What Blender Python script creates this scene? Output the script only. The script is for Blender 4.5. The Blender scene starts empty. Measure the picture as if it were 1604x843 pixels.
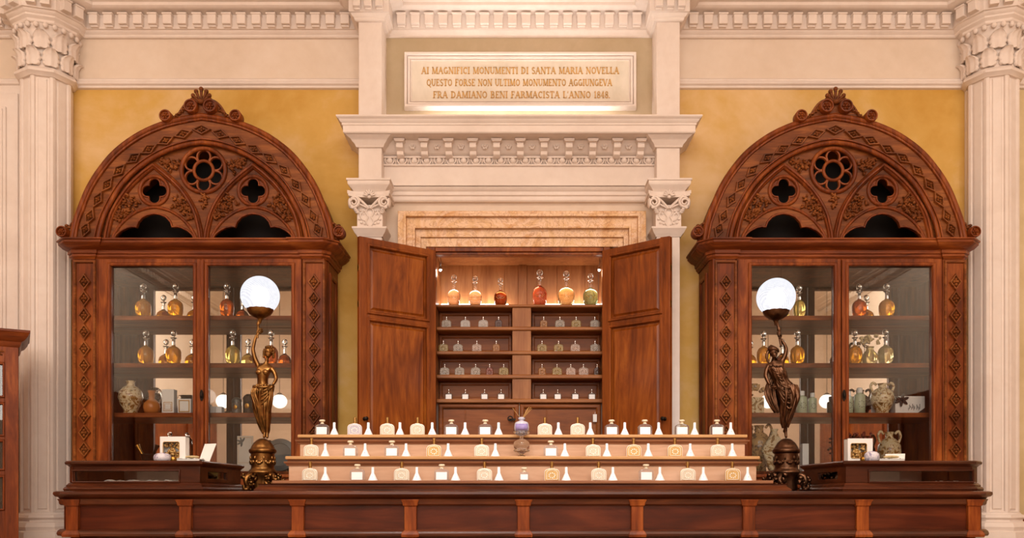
import bpy, bmesh, math, random
from mathutils import Vector, Matrix, Euler

# ------------------------------------------------------------------ camera, world, lights, exposure
SC = bpy.context.scene
COL = SC.collection
F, CX, HY, CZ = 1308.0, 812.0, 775.0, 1.04      # focal length in px, axis column, horizon row, eye height
YW = 5.27                                         # the wall plane

cam_d = bpy.data.cameras.new('camera')
cam_d.sensor_width = 36.0
cam_d.lens = F / 1604.0 * 36.0
cam_d.shift_x = -(CX - 802.0) / 1604.0
cam_d.shift_y = (HY - 421.5) / 1604.0
cam_d.clip_start = 0.05
cam = bpy.data.objects.new('camera', cam_d)
cam.location = (0, 0, CZ)
cam.rotation_euler = (math.pi / 2, 0, 0)
COL.objects.link(cam)
SC.camera = cam

W = bpy.data.worlds.new('room_world')
SC.world = W
W.use_nodes = True
W.node_tree.nodes['Background'].inputs[0].default_value = (1.0, 0.85, 0.7, 1)
W.node_tree.nodes['Background'].inputs[1].default_value = 0.3

SC.view_settings.view_transform = 'Standard'
SC.view_settings.look = 'None'
SC.view_settings.exposure = 0.0
SC.view_settings.gamma = 1.0
SC.view_settings.use_curve_mapping = False
SC.cycles.use_denoising = True
SC.cycles.caustics_reflective = False
SC.cycles.sample_clamp_indirect = 6.0


def area(name, loc, rot, sx, sy, power, color):
    d = bpy.data.lights.new(name, 'AREA')
    d.shape = 'RECTANGLE'
    d.size, d.size_y = sx, sy
    d.energy, d.color = power, color
    o = bpy.data.objects.new(name, d)
    o.location, o.rotation_euler = loc, rot
    COL.objects.link(o)
    return o


R = math.radians
WARM = (1.0, 0.84, 0.68)
area('ceiling_fill', (0, 1.2, 4.92), (R(10), 0, 0), 8.5, 3.0, 235, WARM)  # unseen broad fill added overhead for soft warm room light
area('front_fill', (0, -2.85, 3.3), (R(78), 0, 0), 5.0, 2.4, 172, (1.0, 0.93, 0.86))  # added fill from behind the camera; the front wall has no opening
for _s in (-1, 1):
    area('side_wall_fill', (_s * 3.4, .6, 4.7), (R(10), _s * R(-52), 0), .4, 3.6, 70, (1.0, .88, .74))  # unseen fills added to brighten the side walls in the mirrors
_cl = area('counter_light', (0, 2.1, 3.3), (R(47), 0, 0), 2.2, .25, 6.5, (.96, .97, 1.0))
_cl.data.spread = R(50)
_ul = area('shelf_uplight', (0.02, 5.03, 3.318), (R(180), 0, 0), 1.5, .03, 1.8, (1.0, .96, .90))
_ul.data.spread = R(90)
area('plaque_uplight', (0.02, 5.19, 3.318), (R(180 - 35), 0, 0), 1.15, 0.02, 2.2, (1.0, 0.97, 0.92))

# ------------------------------------------------------------------ helpers
rnd = random.Random(7)


def P(px, py, Y):
    return Vector(((px - CX) * Y / F, Y, CZ + (HY - py) * Y / F))


def PX(px, Y): return (px - CX) * Y / F
def PZ(py, Y): return CZ + (HY - py) * Y / F
def PS(n, Y): return n * Y / F


def tag(o, label=None, cat=None, group=None, kind=None):
    if label: o['label'] = label
    if cat: o['category'] = cat
    if group: o['group'] = group
    if kind: o['kind'] = kind
    return o


def thing(name, label, cat, loc=(0, 0, 0), group=None, kind=None):
    o = bpy.data.objects.new(name, None)
    o.empty_display_size = 0.05
    o.location = loc
    COL.objects.link(o)
    return tag(o, label, cat, group, kind)


def kids(o):
    return [c for c in bpy.data.objects if c.parent == o]


def dup(root, loc, label=None, rz=None, scale=None, group=None):
    r = root.copy()
    COL.objects.link(r)
    r.location = loc
    if rz is not None: r.rotation_euler = (0, 0, rz)
    if scale is not None: r.scale = (scale, scale, scale) if isinstance(scale, (int, float)) else scale
    if label: r['label'] = label
    if group: r['group'] = group
    for ch in KIDS.get(root.name, []):
        c = ch.copy(); COL.objects.link(c); c.parent = r
        KIDS.setdefault(r.name, []).append(c)
        for g in KIDS.get(ch.name, []):
            d = g.copy(); COL.objects.link(d); d.parent = c
            KIDS.setdefault(c.name, []).append(d)
    return r


KIDS = {}


def catmull(pts, n=6, closed=False):
    out = []
    N = len(pts)
    rng = range(N if closed else N - 1)
    for i in rng:
        p1, p2 = Vector(pts[i]), Vector(pts[(i + 1) % N])
        p0 = Vector(pts[(i - 1) % N]) if (closed or i > 0) else p1 * 2 - p2
        p3 = Vector(pts[(i + 2) % N]) if (closed or i + 2 < N) else p2 * 2 - p1
        for k in range(n):
            t = k / n
            out.append(0.5 * ((2 * p1) + (p2 - p0) * t + (2 * p0 - 5 * p1 + 4 * p2 - p3) * t * t + (3 * p1 - p0 - 3 * p2 + p3) * t ** 3))
    if not closed: out.append(Vector(pts[-1]))
    return out


class MB:
    def __init__(self):
        self.v, self.f = [], []

    def add(self, verts, faces, M=None):
        b = len(self.v)
        for p in verts:
            p = Vector(p)
            self.v.append(M @ p if M else p)
        self.f += [tuple(b + i for i in f) for f in faces]
        return self

    def box(self, x0, x1, y0, y1, z0, z1, M=None):
        v = [(x, y, z) for x in (x0, x1) for y in (y0, y1) for z in (z0, z1)]
        return self.add(v, [(0, 1, 3, 2), (4, 6, 7, 5), (0, 4, 5, 1), (2, 3, 7, 6), (0, 2, 6, 4), (1, 5, 7, 3)], M)

    def frustum(self, x0, x1, z0, z1, y0, inset, y1, M=None):
        """a raised panel: rectangle at y0, inset rectangle at y1"""
        v = [(x0, y0, z0), (x1, y0, z0), (x1, y0, z1), (x0, y0, z1),
             (x0 + inset, y1, z0 + inset), (x1 - inset, y1, z0 + inset), (x1 - inset, y1, z1 - inset), (x0 + inset, y1, z1 - inset)]
        return self.add(v, [(0, 1, 2, 3), (4, 7, 6, 5), (0, 4, 5, 1), (1, 5, 6, 2), (2, 6, 7, 3), (3, 7, 4, 0)], M)

    def hframe(self, x0, x1, z0, z1, w, y0, y1):
        """a rectangular frame in the xz plane with a bevelled inner and outer edge"""
        yb, yf = max(y0, y1), min(y0, y1)
        e = w * 0.25
        rings = []
        for (off, y) in ((0, yb), (0, yf + (yb - yf) * .5), (e, yf), (w - e, yf), (w, yf + (yb - yf) * .5), (w, yb)):
            rings.append([(x0 + off, y, z0 + off), (x1 - off, y, z0 + off), (x1 - off, y, z1 - off), (x0 + off, y, z1 - off)])
        v = [p for r in rings for p in r]
        f = []
        n = len(rings)
        for i in range(n):
            j = (i + 1) % n
            for k in range(4):
                f.append((i * 4 + k, i * 4 + (k + 1) % 4, j * 4 + (k + 1) % 4, j * 4 + k))
        return self.add(v, f)

    def prism(self, poly, y0, y1, M=None):
        n = len(poly)
        v = [(p[0], y0, p[1]) for p in poly] + [(p[0], y1, p[1]) for p in poly]
        f = [tuple(range(n)), tuple(range(2 * n - 1, n - 1, -1))]
        f += [(i, (i + 1) % n, n + (i + 1) % n, n + i) for i in range(n)]
        return self.add(v, f, M)

    def prismz(self, poly, z0, z1, M=None):
        n = len(poly)
        v = [(p[0], p[1], z0) for p in poly] + [(p[0], p[1], z1) for p in poly]
        f = [tuple(range(n)), tuple(range(2 * n - 1, n - 1, -1))]
        f += [(i, (i + 1) % n, n + (i + 1) % n, n + i) for i in range(n)]
        return self.add(v, f, M)

    def lathe(self, prof, c=(0, 0, 0), seg=24, fun=None, M=None, rot=0.0):
        v, f = [], []
        for (r, z) in prof:
            for k in range(seg):
                a = rot + 2 * math.pi * k / seg
                rr = r * (fun(a, z) if fun else 1)
                v.append((c[0] + rr * math.cos(a), c[1] + rr * math.sin(a), c[2] + z))
        n = len(prof)
        for i in range(n - 1):
            for k in range(seg):
                f.append((i * seg + k, i * seg + (k + 1) % seg, (i + 1) * seg + (k + 1) % seg, (i + 1) * seg + k))
        f.append(tuple(range(seg - 1, -1, -1)))
        f.append(tuple((n - 1) * seg + k for k in range(seg)))
        return self.add(v, f, M)

    def tube(self, pts, r, seg=8, closed=False, flat=None):
        pts = [Vector(p) for p in pts]
        n = len(pts)
        rs = r if isinstance(r, (list, tuple)) else [r] * n
        v, f = [], []
        up = None
        for i, p in enumerate(pts):
            a = pts[(i - 1) % n] if (closed or i > 0) else p
            b = pts[(i + 1) % n] if (closed or i < n - 1) else p
            t = (b - a)
            if t.length < 1e-9: t = Vector((0, 0, 1))
            t.normalize()
            if up is None:
                up = Vector((0, 1, 0)) if abs(t.y) < .9 else Vector((1, 0, 0))
            s = t.cross(up)
            if s.length < 1e-6: s = t.cross(Vector((1, 0, 0)))
            s.normalize(); u = s.cross(t).normalized(); up = u
            for k in range(seg):
                an = 2 * math.pi * k / seg
                kk = flat if flat else 1.0
                v.append(p + s * (math.cos(an) * rs[i]) + u * (math.sin(an) * rs[i] * kk))
        m = n if closed else n - 1
        for i in range(m):
            j = (i + 1) % n
            for k in range(seg):
                f.append((i * seg + k, i * seg + (k + 1) % seg, j * seg + (k + 1) % seg, j * seg + k))
        if not closed:
            f.append(tuple(range(seg - 1, -1, -1)))
            f.append(tuple((n - 1) * seg + k for k in range(seg)))
        return self.add(v, f)

    def ell(self, c, r, seg=12, ring=8, M=None):
        v, f = [], []
        rx, ry, rz = r if isinstance(r, (tuple, list)) else (r, r, r)
        L = Matrix.Translation(c) @ (M if M else Matrix.Identity(4))
        v.append((0, 0, -rz))
        for i in range(1, ring):
            a = -math.pi / 2 + math.pi * i / ring
            for k in range(seg):
                b = 2 * math.pi * k / seg
                v.append((rx * math.cos(a) * math.cos(b), ry * math.cos(a) * math.sin(b), rz * math.sin(a)))
        v.append((0, 0, rz))
        for k in range(seg):
            f.append((0, 1 + (k + 1) % seg, 1 + k))
        for i in range(ring - 2):
            for k in range(seg):
                f.append((1 + i * seg + k, 1 + i * seg + (k + 1) % seg, 1 + (i + 1) * seg + (k + 1) % seg, 1 + (i + 1) * seg + k))
        t = len(v) - 1
        for k in range(seg):
            f.append((t, 1 + (ring - 2) * seg + k, 1 + (ring - 2) * seg + (k + 1) % seg))
        return self.add(v, f, L)

    def ring(self, c, RR, r, seg=32, sub=8):
        """torus facing -y"""
        pts = [(c[0] + RR * math.cos(2 * math.pi * k / seg), c[1], c[2] + RR * math.sin(2 * math.pi * k / seg)) for k in range(seg)]
        return self.tube(pts, r, sub, closed=True)

    def sweep(self, prof, path, closed=False):
        """prof: (out, z); path: (x, y) walked left to right, 'out' goes to its right-hand side; mitred"""
        n, m = len(path), len(prof)
        pts = [Vector((p[0], p[1])) for p in path]
        v, f = [], []
        for i, p in enumerate(pts):
            def nr(a, b):
                d = (b - a).normalized()
                return Vector((d.y, -d.x))
            if closed or 0 < i < n - 1:
                n1, n2 = nr(pts[i - 1], p), nr(p, pts[(i + 1) % n])
                b = (n1 + n2)
                k = 2.0 / max(b.length_squared, .15)
                d = b * k
            elif i == 0: d = nr(p, pts[1])
            else: d = nr(pts[-2], p)
            for (o, z) in prof:
                v.append((p.x + d.x * o, p.y + d.y * o, z))
        for i in range(n if closed else n - 1):
            j = (i + 1) % n
            for k in range(m):
                f.append((i * m + k, i * m + (k + 1) % m, j * m + (k + 1) % m, j * m + k))
        if not closed:
            f.append(tuple(range(m)))
            f.append(tuple((n - 1) * m + k for k in range(m - 1, -1, -1)))
        return self.add(v, f)

    def plate(self, outline, holes, y0, y1):
        cu = bpy.data.curves.new('tmp', 'CURVE')
        cu.dimensions = '2D'; cu.fill_mode = 'BOTH'; cu.extrude = abs(y1 - y0) / 2
        for pts in [outline] + list(holes):
            s = cu.splines.new('POLY')
            s.points.add(len(pts) - 1)
            for q, p in zip(s.points, pts): q.co = (p[0], p[1], 0, 1)
            s.use_cyclic_u = True
        ob = bpy.data.objects.new('tmp', cu)
        COL.objects.link(ob)
        dg = bpy.context.evaluated_depsgraph_get()
        me = bpy.data.meshes.new_from_object(ob.evaluated_get(dg))
        ym = (y0 + y1) / 2
        self.add([(p.co.x, ym - p.co.z, p.co.y) for p in me.vertices], [tuple(q.vertices) for q in me.polygons])
        bpy.data.objects.remove(ob); bpy.data.curves.remove(cu); bpy.data.meshes.remove(me)
        return self

    def build(self, name, mat, parent=None, smooth=40, bevel=0.0, loc=None):
        me = bpy.data.meshes.new(name)
        me.from_pydata([tuple(p) for p in self.v], [], self.f)
        bm = bmesh.new(); bm.from_mesh(me)
        bmesh.ops.remove_doubles(bm, verts=bm.verts, dist=1e-6)
        bmesh.ops.recalc_face_normals(bm, faces=bm.faces)
        bm.to_mesh(me); bm.free()
        me.materials.append(mat)
        if smooth:
            me.polygons.foreach_set('use_smooth', [True] * len(me.polygons))
            me.set_sharp_from_angle(angle=R(smooth))
        o = bpy.data.objects.new(name, me)
        COL.objects.link(o)
        if parent is not None:
            o.parent = parent
            KIDS.setdefault(parent.name, []).append(o)
        if loc is not None: o.location = loc
        if bevel:
            b = o.modifiers.new('Bevel', 'BEVEL')
            b.width = bevel; b.segments = 2; b.limit_method = 'ANGLE'; b.angle_limit = R(50)
        return o


def skin_mesh(mb, nodes, edges, sub=2, yflat=1.0):
    """nodes: list of (co, radius); grows a continuous tapered body and adds it to mb"""
    me = bpy.data.meshes.new('tmp')
    me.from_pydata([tuple(n[0]) for n in nodes], edges, [])
    ob = bpy.data.objects.new('tmp', me)
    COL.objects.link(ob)
    sk = ob.modifiers.new('Skin', 'SKIN')
    sk.use_smooth_shade = True
    if not me.skin_vertices: me.skin_vertices.new()
    for i, n in enumerate(nodes):
        me.skin_vertices[0].data[i].radius = (n[1], n[1] * yflat)
        me.skin_vertices[0].data[i].use_root = (i == 0)
    ss = ob.modifiers.new('Sub', 'SUBSURF'); ss.levels = sub; ss.render_levels = sub
    dg = bpy.context.evaluated_depsgraph_get()
    m2 = bpy.data.meshes.new_from_object(ob.evaluated_get(dg))
    mb.add([tuple(p.co) for p in m2.vertices], [tuple(q.vertices) for q in m2.polygons])
    bpy.data.objects.remove(ob); bpy.data.meshes.remove(m2)
    return mb


# ------------------------------------------------------------------ materials
def srgb(r, g, b):
    def l(c):
        c /= 255.0
        return c / 12.92 if c <= .04045 else ((c + .055) / 1.055) ** 2.4
    return (l(r), l(g), l(b), 1.0)


def new_mat(name):
    m = bpy.data.materials.new(name)
    m.use_nodes = True
    nt = m.node_tree
    return m, nt, nt.nodes['Principled BSDF']


def noise(nt, scale, detail=4, dist=0.0, vec=None, rough=.55):
    n = nt.nodes.new('ShaderNodeTexNoise')
    n.inputs['Scale'].default_value = scale
    n.inputs['Detail'].default_value = detail
    n.inputs['Roughness'].default_value = rough
    n.inputs['Distortion'].default_value = dist
    if vec: nt.links.new(vec, n.inputs['Vector'])
    return n


def ramp(nt, src, stops):
    r = nt.nodes.new('ShaderNodeValToRGB')
    el = r.color_ramp.elements
    el[0].position, el[0].color = stops[0]
    el[1].position, el[1].color = stops[-1]
    for p, c in stops[1:-1]:
        e = el.new(p); e.color = c
    nt.links.new(src, r.inputs[0])
    return r


def coords(nt, sc=(1, 1, 1), kind='Object'):
    t = nt.nodes.new('ShaderNodeTexCoord')
    mp = nt.nodes.new('ShaderNodeMapping')
    mp.inputs['Scale'].default_value = sc
    nt.links.new(t.outputs[kind], mp.inputs['Vector'])
    return mp.outputs[0]


def bump(nt, b, src, strength=.2, dist=.002):
    n = nt.nodes.new('ShaderNodeBump')
    n.inputs['Strength'].default_value = strength
    n.inputs['Distance'].default_value = dist
    nt.links.new(src, n.inputs['Height'])
    nt.links.new(n.outputs[0], b.inputs['Normal'])


def plain(name, col, rough=.5, metal=0.0, var=0.06, scale=6.0, bstr=.1, spec=.5, coat=0.0):
    m, nt, b = new_mat(name)
    vec = coords(nt)
    n = noise(nt, scale, 5, .3, vec)
    c1 = tuple(max(0, c * (1 - var)) for c in col[:3]) + (1,)
    c2 = tuple(min(1, c * (1 + var)) for c in col[:3]) + (1,)
    rp = ramp(nt, n.outputs[0], [(.3, c1), (.7, c2)])
    nt.links.new(rp.outputs[0], b.inputs['Base Color'])
    b.inputs['Roughness'].default_value = rough
    b.inputs['Metallic'].default_value = metal
    b.inputs['Specular IOR Level'].default_value = spec
    b.inputs['Coat Weight'].default_value = coat
    if bstr:
        n2 = noise(nt, scale * 12, 4, 0, vec)
        bump(nt, b, n2.outputs[0], bstr, .001)
    return m


def wood(name, dark, mid, light, axis='z', scale=1.0, rough=.35, coat=.25, figure=0.0):
    m, nt, b = new_mat(name)
    st = {'x': (.12, 1, 1), 'y': (1, .12, 1), 'z': (1, 1, .12)}[axis]
    vec = coords(nt, tuple(s * scale for s in st))
    n1 = noise(nt, 14, 6, 1.2 + figure * 4, vec, .6)
    n2 = noise(nt, 90, 3, .2, vec, .6)
    n3 = noise(nt, 2.2, 2, .5, coords(nt))
    mx = nt.nodes.new('ShaderNodeMix')
    mx.inputs['Factor'].default_value = .25
    nt.links.new(n1.outputs[0], mx.inputs['A']); nt.links.new(n2.outputs[0], mx.inputs['B'])
    mx2 = nt.nodes.new('ShaderNodeMix')
    mx2.inputs['Factor'].default_value = .35
    nt.links.new(mx.outputs[0], mx2.inputs['A']); nt.links.new(n3.outputs[0], mx2.inputs['B'])
    rp = ramp(nt, mx2.outputs[0], [(.36, dark), (.5, mid), (.64, light)])
    nt.links.new(rp.outputs[0], b.inputs['Base Color'])
    b.inputs['Roughness'].default_value = rough
    b.inputs['Specular IOR Level'].default_value = .2
    b.inputs['Coat Weight'].default_value = coat
    b.inputs['Coat Roughness'].default_value = .18
    bump(nt, b, n2.outputs[0], .12, .001)
    return m


def glass_solid(name, col, rough=0.0, ior=1.45, trans=1.0):
    m, nt, b = new_mat(name)
    b.inputs['Base Color'].default_value = col
    b.inputs['Roughness'].default_value = rough
    b.inputs['IOR'].default_value = ior
    b.inputs['Transmission Weight'].default_value = trans
    return m


def pane(name, tint=(.96, .97, .96, 1), refl=1.0):
    m, nt, b = new_mat(name)
    nt.nodes.remove(b)
    out = nt.nodes['Material Output']
    t = nt.nodes.new('ShaderNodeBsdfTransparent'); t.inputs[0].default_value = tint
    g = nt.nodes.new('ShaderNodeBsdfGlossy'); g.inputs['Roughness'].default_value = 0.01
    fr = nt.nodes.new('ShaderNodeFresnel'); fr.inputs['IOR'].default_value = 1.5
    mp = nt.nodes.new('ShaderNodeMath'); mp.operation = 'MULTIPLY'; mp.inputs[1].default_value = refl
    nt.links.new(fr.outputs[0], mp.inputs[0])
    mx = nt.nodes.new('ShaderNodeMixShader')
    nt.links.new(mp.outputs[0], mx.inputs[0]); nt.links.new(t.outputs[0], mx.inputs[1]); nt.links.new(g.outputs[0], mx.inputs[2])
    nt.links.new(mx.outputs[0], out.inputs[0])
    return m


def glow(name, col, strength):
    m, nt, b = new_mat(name)
    b.inputs['Base Color'].default_value = (.8, .8, .8, 1)
    b.inputs['Emission Color'].default_value = col
    b.inputs['Emission Strength'].default_value = strength
    return m


def painted(name, base, cols, scale=30):
    """glazed earthenware with scrolling painted leaves"""
    m, nt, b = new_mat(name)
    vec = coords(nt)
    n0 = noise(nt, scale * .6, 3, 1.5, vec)
    vo = nt.nodes.new('ShaderNodeTexVoronoi'); vo.inputs['Scale'].default_value = scale
    nt.links.new(vec, vo.inputs['Vector'])
    rp = ramp(nt, n0.outputs[0], [(.34, cols[0]), (.42, cols[1]), (.46, base), (.56, base), (.6, cols[2]), (.68, cols[3])])
    rp2 = ramp(nt, vo.outputs['Distance'], [(.12, cols[1]), (.3, (1, 1, 1, 1))])
    mx = nt.nodes.new('ShaderNodeMix'); mx.data_type = 'RGBA'; mx.blend_type = 'MULTIPLY'
    mx.inputs['Factor'].default_value = .7
    nt.links.new(rp.outputs[0], mx.inputs[6]); nt.links.new(rp2.outputs[0], mx.inputs[7])
    nt.links.new(mx.outputs[2], b.inputs['Base Color'])
    b.inputs['Roughness'].default_value = .2
    return m


def plaster(name, a, b_, c, scale=1.3, rough=.8):
    m, nt, b = new_mat(name)
    vec = coords(nt)
    n = noise(nt, scale, 6, .8, vec, .6)
    n2 = noise(nt, scale * 9, 5, .2, vec)
    mx = nt.nodes.new('ShaderNodeMix'); mx.inputs['Factor'].default_value = .25
    nt.links.new(n.outputs[0], mx.inputs['A']); nt.links.new(n2.outputs[0], mx.inputs['B'])
    rp = ramp(nt, mx.outputs[0], [(.35, a), (.5, b_), (.65, c)])
    nt.links.new(rp.outputs[0], b.inputs['Base Color'])
    b.inputs['Roughness'].default_value = rough
    b.inputs['Specular IOR Level'].default_value = .25
    bump(nt, b, n2.outputs[0], .15, .002)
    return m


M = {}
M['yellow'] = plaster('yellow_plaster', srgb(200, 153, 70), srgb(216, 174, 96), srgb(232, 198, 148), .75)
M['cream'] = plaster('cream_stucco', srgb(222, 203, 184), srgb(229, 211, 194), srgb(235, 219, 204), 1.6, .7)
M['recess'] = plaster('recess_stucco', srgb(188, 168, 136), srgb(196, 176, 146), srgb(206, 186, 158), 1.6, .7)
M['white_stucco'] = plaster('white_stucco', srgb(228, 213, 203), srgb(235, 221, 212), srgb(240, 228, 220), 2.5, .6)
M['beige'] = plaster('beige_wall', srgb(206, 184, 138), srgb(218, 197, 155), srgb(226, 208, 172))
M['marble'] = None
M['cab'] = wood('cabinet_walnut', srgb(70, 29, 10), srgb(122, 57, 21), srgb(168, 92, 38), 'z', 1.0, .42, .03)
M['cabx'] = wood('cabinet_walnut_rail', srgb(70, 29, 10), srgb(122, 57, 21), srgb(168, 92, 38), 'x', 1.0, .42, .03)
M['carve'] = wood('carved_walnut', srgb(68, 32, 12), srgb(120, 64, 27), srgb(168, 102, 50), 'x', 1.4, .48, .03)
M['cabdark'] = wood('dark_inner_wood', srgb(22, 10, 6), srgb(36, 17, 10), srgb(50, 25, 14), 'z', 1.0, .5, .1)
M['hollow_shade'] = plain('hollow_shade_black', (.012, .008, .006, 1), .8, 0, .2, 8, 0)  # shade of the pediment hollow put into a near-black colour
M['leaf'] = wood('figured_mahogany', srgb(96, 41, 10), srgb(138, 69, 20), srgb(174, 98, 33), 'z', .55, .33, .15, .9)
M['leafframe'] = wood('mahogany_frame', srgb(88, 39, 11), srgb(130, 64, 20), srgb(164, 90, 33), 'z', 1.0, .4, .08)
M['niche'] = wood('niche_oak', srgb(132, 78, 40), srgb(162, 105, 60), srgb(186, 128, 78), 'z', .8, .45, .1)
M['nichex'] = wood('niche_shelf_oak', srgb(124, 74, 36), srgb(158, 100, 54), srgb(182, 122, 70), 'x', .8, .45, .1)
M['niched'] = wood('niche_back_oak', srgb(100, 52, 22), srgb(134, 74, 32), srgb(160, 96, 46), 'x', .8, .5, .1)
M['counter'] = wood('counter_mahogany', srgb(48, 20, 9), srgb(78, 36, 17), srgb(108, 56, 28), 'x', .8, .36, .25)
M['counterp'] = wood('counter_panel', srgb(50, 18, 9), srgb(78, 31, 14), srgb(104, 48, 24), 'x', .5, .38, .2, .5)
M['stand'] = wood('stand_limed_oak', srgb(178, 136, 106), srgb(198, 158, 128), srgb(212, 176, 148), 'x', .7, .45, .1)
M['standedge'] = wood('stand_edge_oak', srgb(172, 124, 78), srgb(194, 148, 98), srgb(208, 166, 118), 'x', .7, .4, .15)
M['standdark'] = wood('stand_moulding', srgb(116, 70, 44), srgb(142, 92, 62), srgb(160, 112, 80), 'x', .7, .4, .15)
M['mirror'] = new_mat('old_mirror')[0]
_b = M['mirror'].node_tree.nodes['Principled BSDF']
_b.inputs['Base Color'].default_value = (.93, .91, .88, 1); _b.inputs['Metallic'].default_value = 1; _b.inputs['Roughness'].default_value = .015
M['pane'] = pane('cabinet_glass', (.985, .99, .985, 1), 1.5)
M['clear'] = glass_solid('clear_glass', (.97, .98, .97, 1))
M['brass'] = plain('old_brass', srgb(176, 132, 62), .3, 1.0, .15, 20, .05)
M['gilt'] = plain('gilt_bronze', srgb(128, 90, 48), .3, .95, .5, 30, .25)
M['bronze'] = plain('dark_bronze', srgb(92, 64, 46), .3, .95, .5, 30, .25)
M['iron'] = plain('dark_iron', srgb(40, 32, 26), .45, .8, .2, 20, .1)
M['white'] = plain('white_card', srgb(244, 242, 238), .6, 0, .02, 10, .0)
M['label'] = plain('white_label', srgb(250, 250, 250), .55, 0, .01, 10, .0)
M['porcelain'] = plain('white_porcelain', srgb(250, 250, 252), .3, 0, .01, 10, .0)
M['ivory'] = plain('ivory_stopper', srgb(240, 226, 196), .35, 0, .03, 10, .0)
M['gold'] = plain('gold_sprayer', srgb(186, 146, 84), .28, .9, .05, 10, .0)
M['silver'] = plain('silver_cap', srgb(220, 214, 206), .2, 1.0, .03, 10, .0)
M['letter'] = plain('ochre_lettering', srgb(206, 160, 92), .6, 0, .1, 10, .0)
M['plaque'] = plaster('plaque_marble', srgb(216, 204, 186), srgb(226, 214, 198), srgb(232, 222, 208), 2.5, .45)
for nm, c, r_, t_ in (('amber', srgb(250, 178, 44), .03, .7), ('orange', srgb(228, 116, 40), .03, .7), ('straw', srgb(246, 222, 130), .03, .75),
                      ('paleyellow', srgb(244, 230, 178), .03, .8), ('brown', srgb(150, 76, 38), .03, .95), ('red', srgb(240, 150, 122), .03, .92),
                      ('rose', srgb(252, 238, 222), .03, .95), ('green', srgb(170, 214, 180), .03, .95)):
    M[nm] = glass_solid('liquid_' + nm, c, r_, 1.36, t_)
M['nstraw'] = glass_solid('liquid_pale_straw', srgb(252, 240, 196), .02, 1.36, .95)
for nm, c in (('b_pale', srgb(252, 244, 222)), ('b_clear', srgb(244, 246, 250)), ('b_amber', srgb(242, 206, 140)), ('b_olive', srgb(196, 166, 84)),
              ('b_gold', srgb(206, 140, 50)), ('b_grey', srgb(206, 196, 180)), ('b_pink', srgb(236, 204, 180)), ('b_brown', srgb(120, 70, 34)), ('b_red', srgb(190, 96, 58)),
              ('b_lilac', srgb(232, 230, 244))):
    M[nm] = glass_solid('bottle_' + nm[2:], c, .06, 1.35, .92 if nm in ('b_clear', 'b_grey') else .42)
M['maiolica'] = painted('maiolica_glaze', srgb(226, 208, 170), [srgb(120, 96, 60), srgb(176, 128, 62), srgb(196, 158, 84), srgb(110, 110, 116)], 34)
M['maiolicab'] = painted('brown_maiolica', srgb(190, 150, 96), [srgb(82, 52, 30), srgb(120, 78, 40), srgb(150, 104, 52), srgb(80, 76, 70)], 30)
M['terracotta'] = plain('orange_glaze', srgb(200, 124, 58), .3, 0, .12, 12, .05)
for nm, c in (('n_clear', (238, 234, 226)), ('n_olive', (206, 178, 100)), ('n_gold', (212, 150, 62)), ('n_grey', (214, 202, 184)), ('n_pink', (236, 210, 190)), ('n_brown', (120, 70, 34)), ('n_red', (176, 92, 54))):
    M[nm] = glass_solid('cologne_' + nm[2:], srgb(*c), .06, 1.33, .74)
M['frost'] = plain('frosted_relief', srgb(250, 246, 236), .3, 0, .02, 10, 0)
M['globe'] = None


# marble and globe materials
def make_marble():
    m, nt, b = new_mat('honey_marble')
    vec = coords(nt)
    n1 = noise(nt, 3.0, 8, 2.5, vec, .65)
    n2 = noise(nt, 9.0, 6, 3.0, vec, .6)
    r1 = ramp(nt, n1.outputs[0], [(.3, srgb(204, 146, 82)), (.44, srgb(226, 182, 130)), (.54, srgb(236, 200, 164)), (.66, srgb(214, 158, 96))])
    r2 = ramp(nt, n2.outputs[0], [(.47, (1, 1, 1, 1)), (.5, srgb(176, 112, 50)), (.53, (1, 1, 1, 1))])
    mx = nt.nodes.new('ShaderNodeMix'); mx.data_type = 'RGBA'; mx.blend_type = 'MULTIPLY'
    mx.inputs['Factor'].default_value = .55
    nt.links.new(r1.outputs[0], mx.inputs[6]); nt.links.new(r2.outputs[0], mx.inputs[7])
    nt.links.new(mx.outputs[2], b.inputs['Base Color'])
    b.inputs['Roughness'].default_value = .3
    return m


M['marble'] = make_marble()


def make_globe():
    """milky cut-glass lamp globe: glows, and lets a little of the bulb through"""
    m, nt, b = new_mat('cut_glass_globe')
    nt.nodes.remove(b)
    out = nt.nodes['Material Output']
    vec = coords(nt, (1, 1, 1))
    w1 = nt.nodes.new('ShaderNodeTexWave'); w1.inputs['Scale'].default_value = 42; w1.inputs['Distortion'].default_value = 2
    w1.bands_direction = 'DIAGONAL'
    nt.links.new(vec, w1.inputs['Vector'])
    n1 = noise(nt, 70, 2, 0, vec)
    mx = nt.nodes.new('ShaderNodeMix'); mx.inputs['Factor'].default_value = .6
    nt.links.new(w1.outputs[1], mx.inputs['A']); nt.links.new(n1.outputs[0], mx.inputs['B'])
    rp = ramp(nt, mx.outputs[0], [(.25, (.56, .57, .62, 1)), (.75, (.74, .75, .79, 1))])
    e = nt.nodes.new('ShaderNodeEmission'); e.inputs['Strength'].default_value = 1.6
    nt.links.new(rp.outputs[0], e.inputs[0])
    t = nt.nodes.new('ShaderNodeBsdfTransparent')
    g = nt.nodes.new('ShaderNodeBsdfGlossy'); g.inputs['Roughness'].default_value = .08
    a = nt.nodes.new('ShaderNodeMixShader'); a.inputs[0].default_value = .28
    nt.links.new(e.outputs[0], a.inputs[1]); nt.links.new(t.outputs[0], a.inputs[2])
    c = nt.nodes.new('ShaderNodeMixShader'); c.inputs[0].default_value = .05
    nt.links.new(a.outputs[0], c.inputs[1]); nt.links.new(g.outputs[0], c.inputs[2])
    nt.links.new(c.outputs[0], out.inputs[0])
    return m


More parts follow.
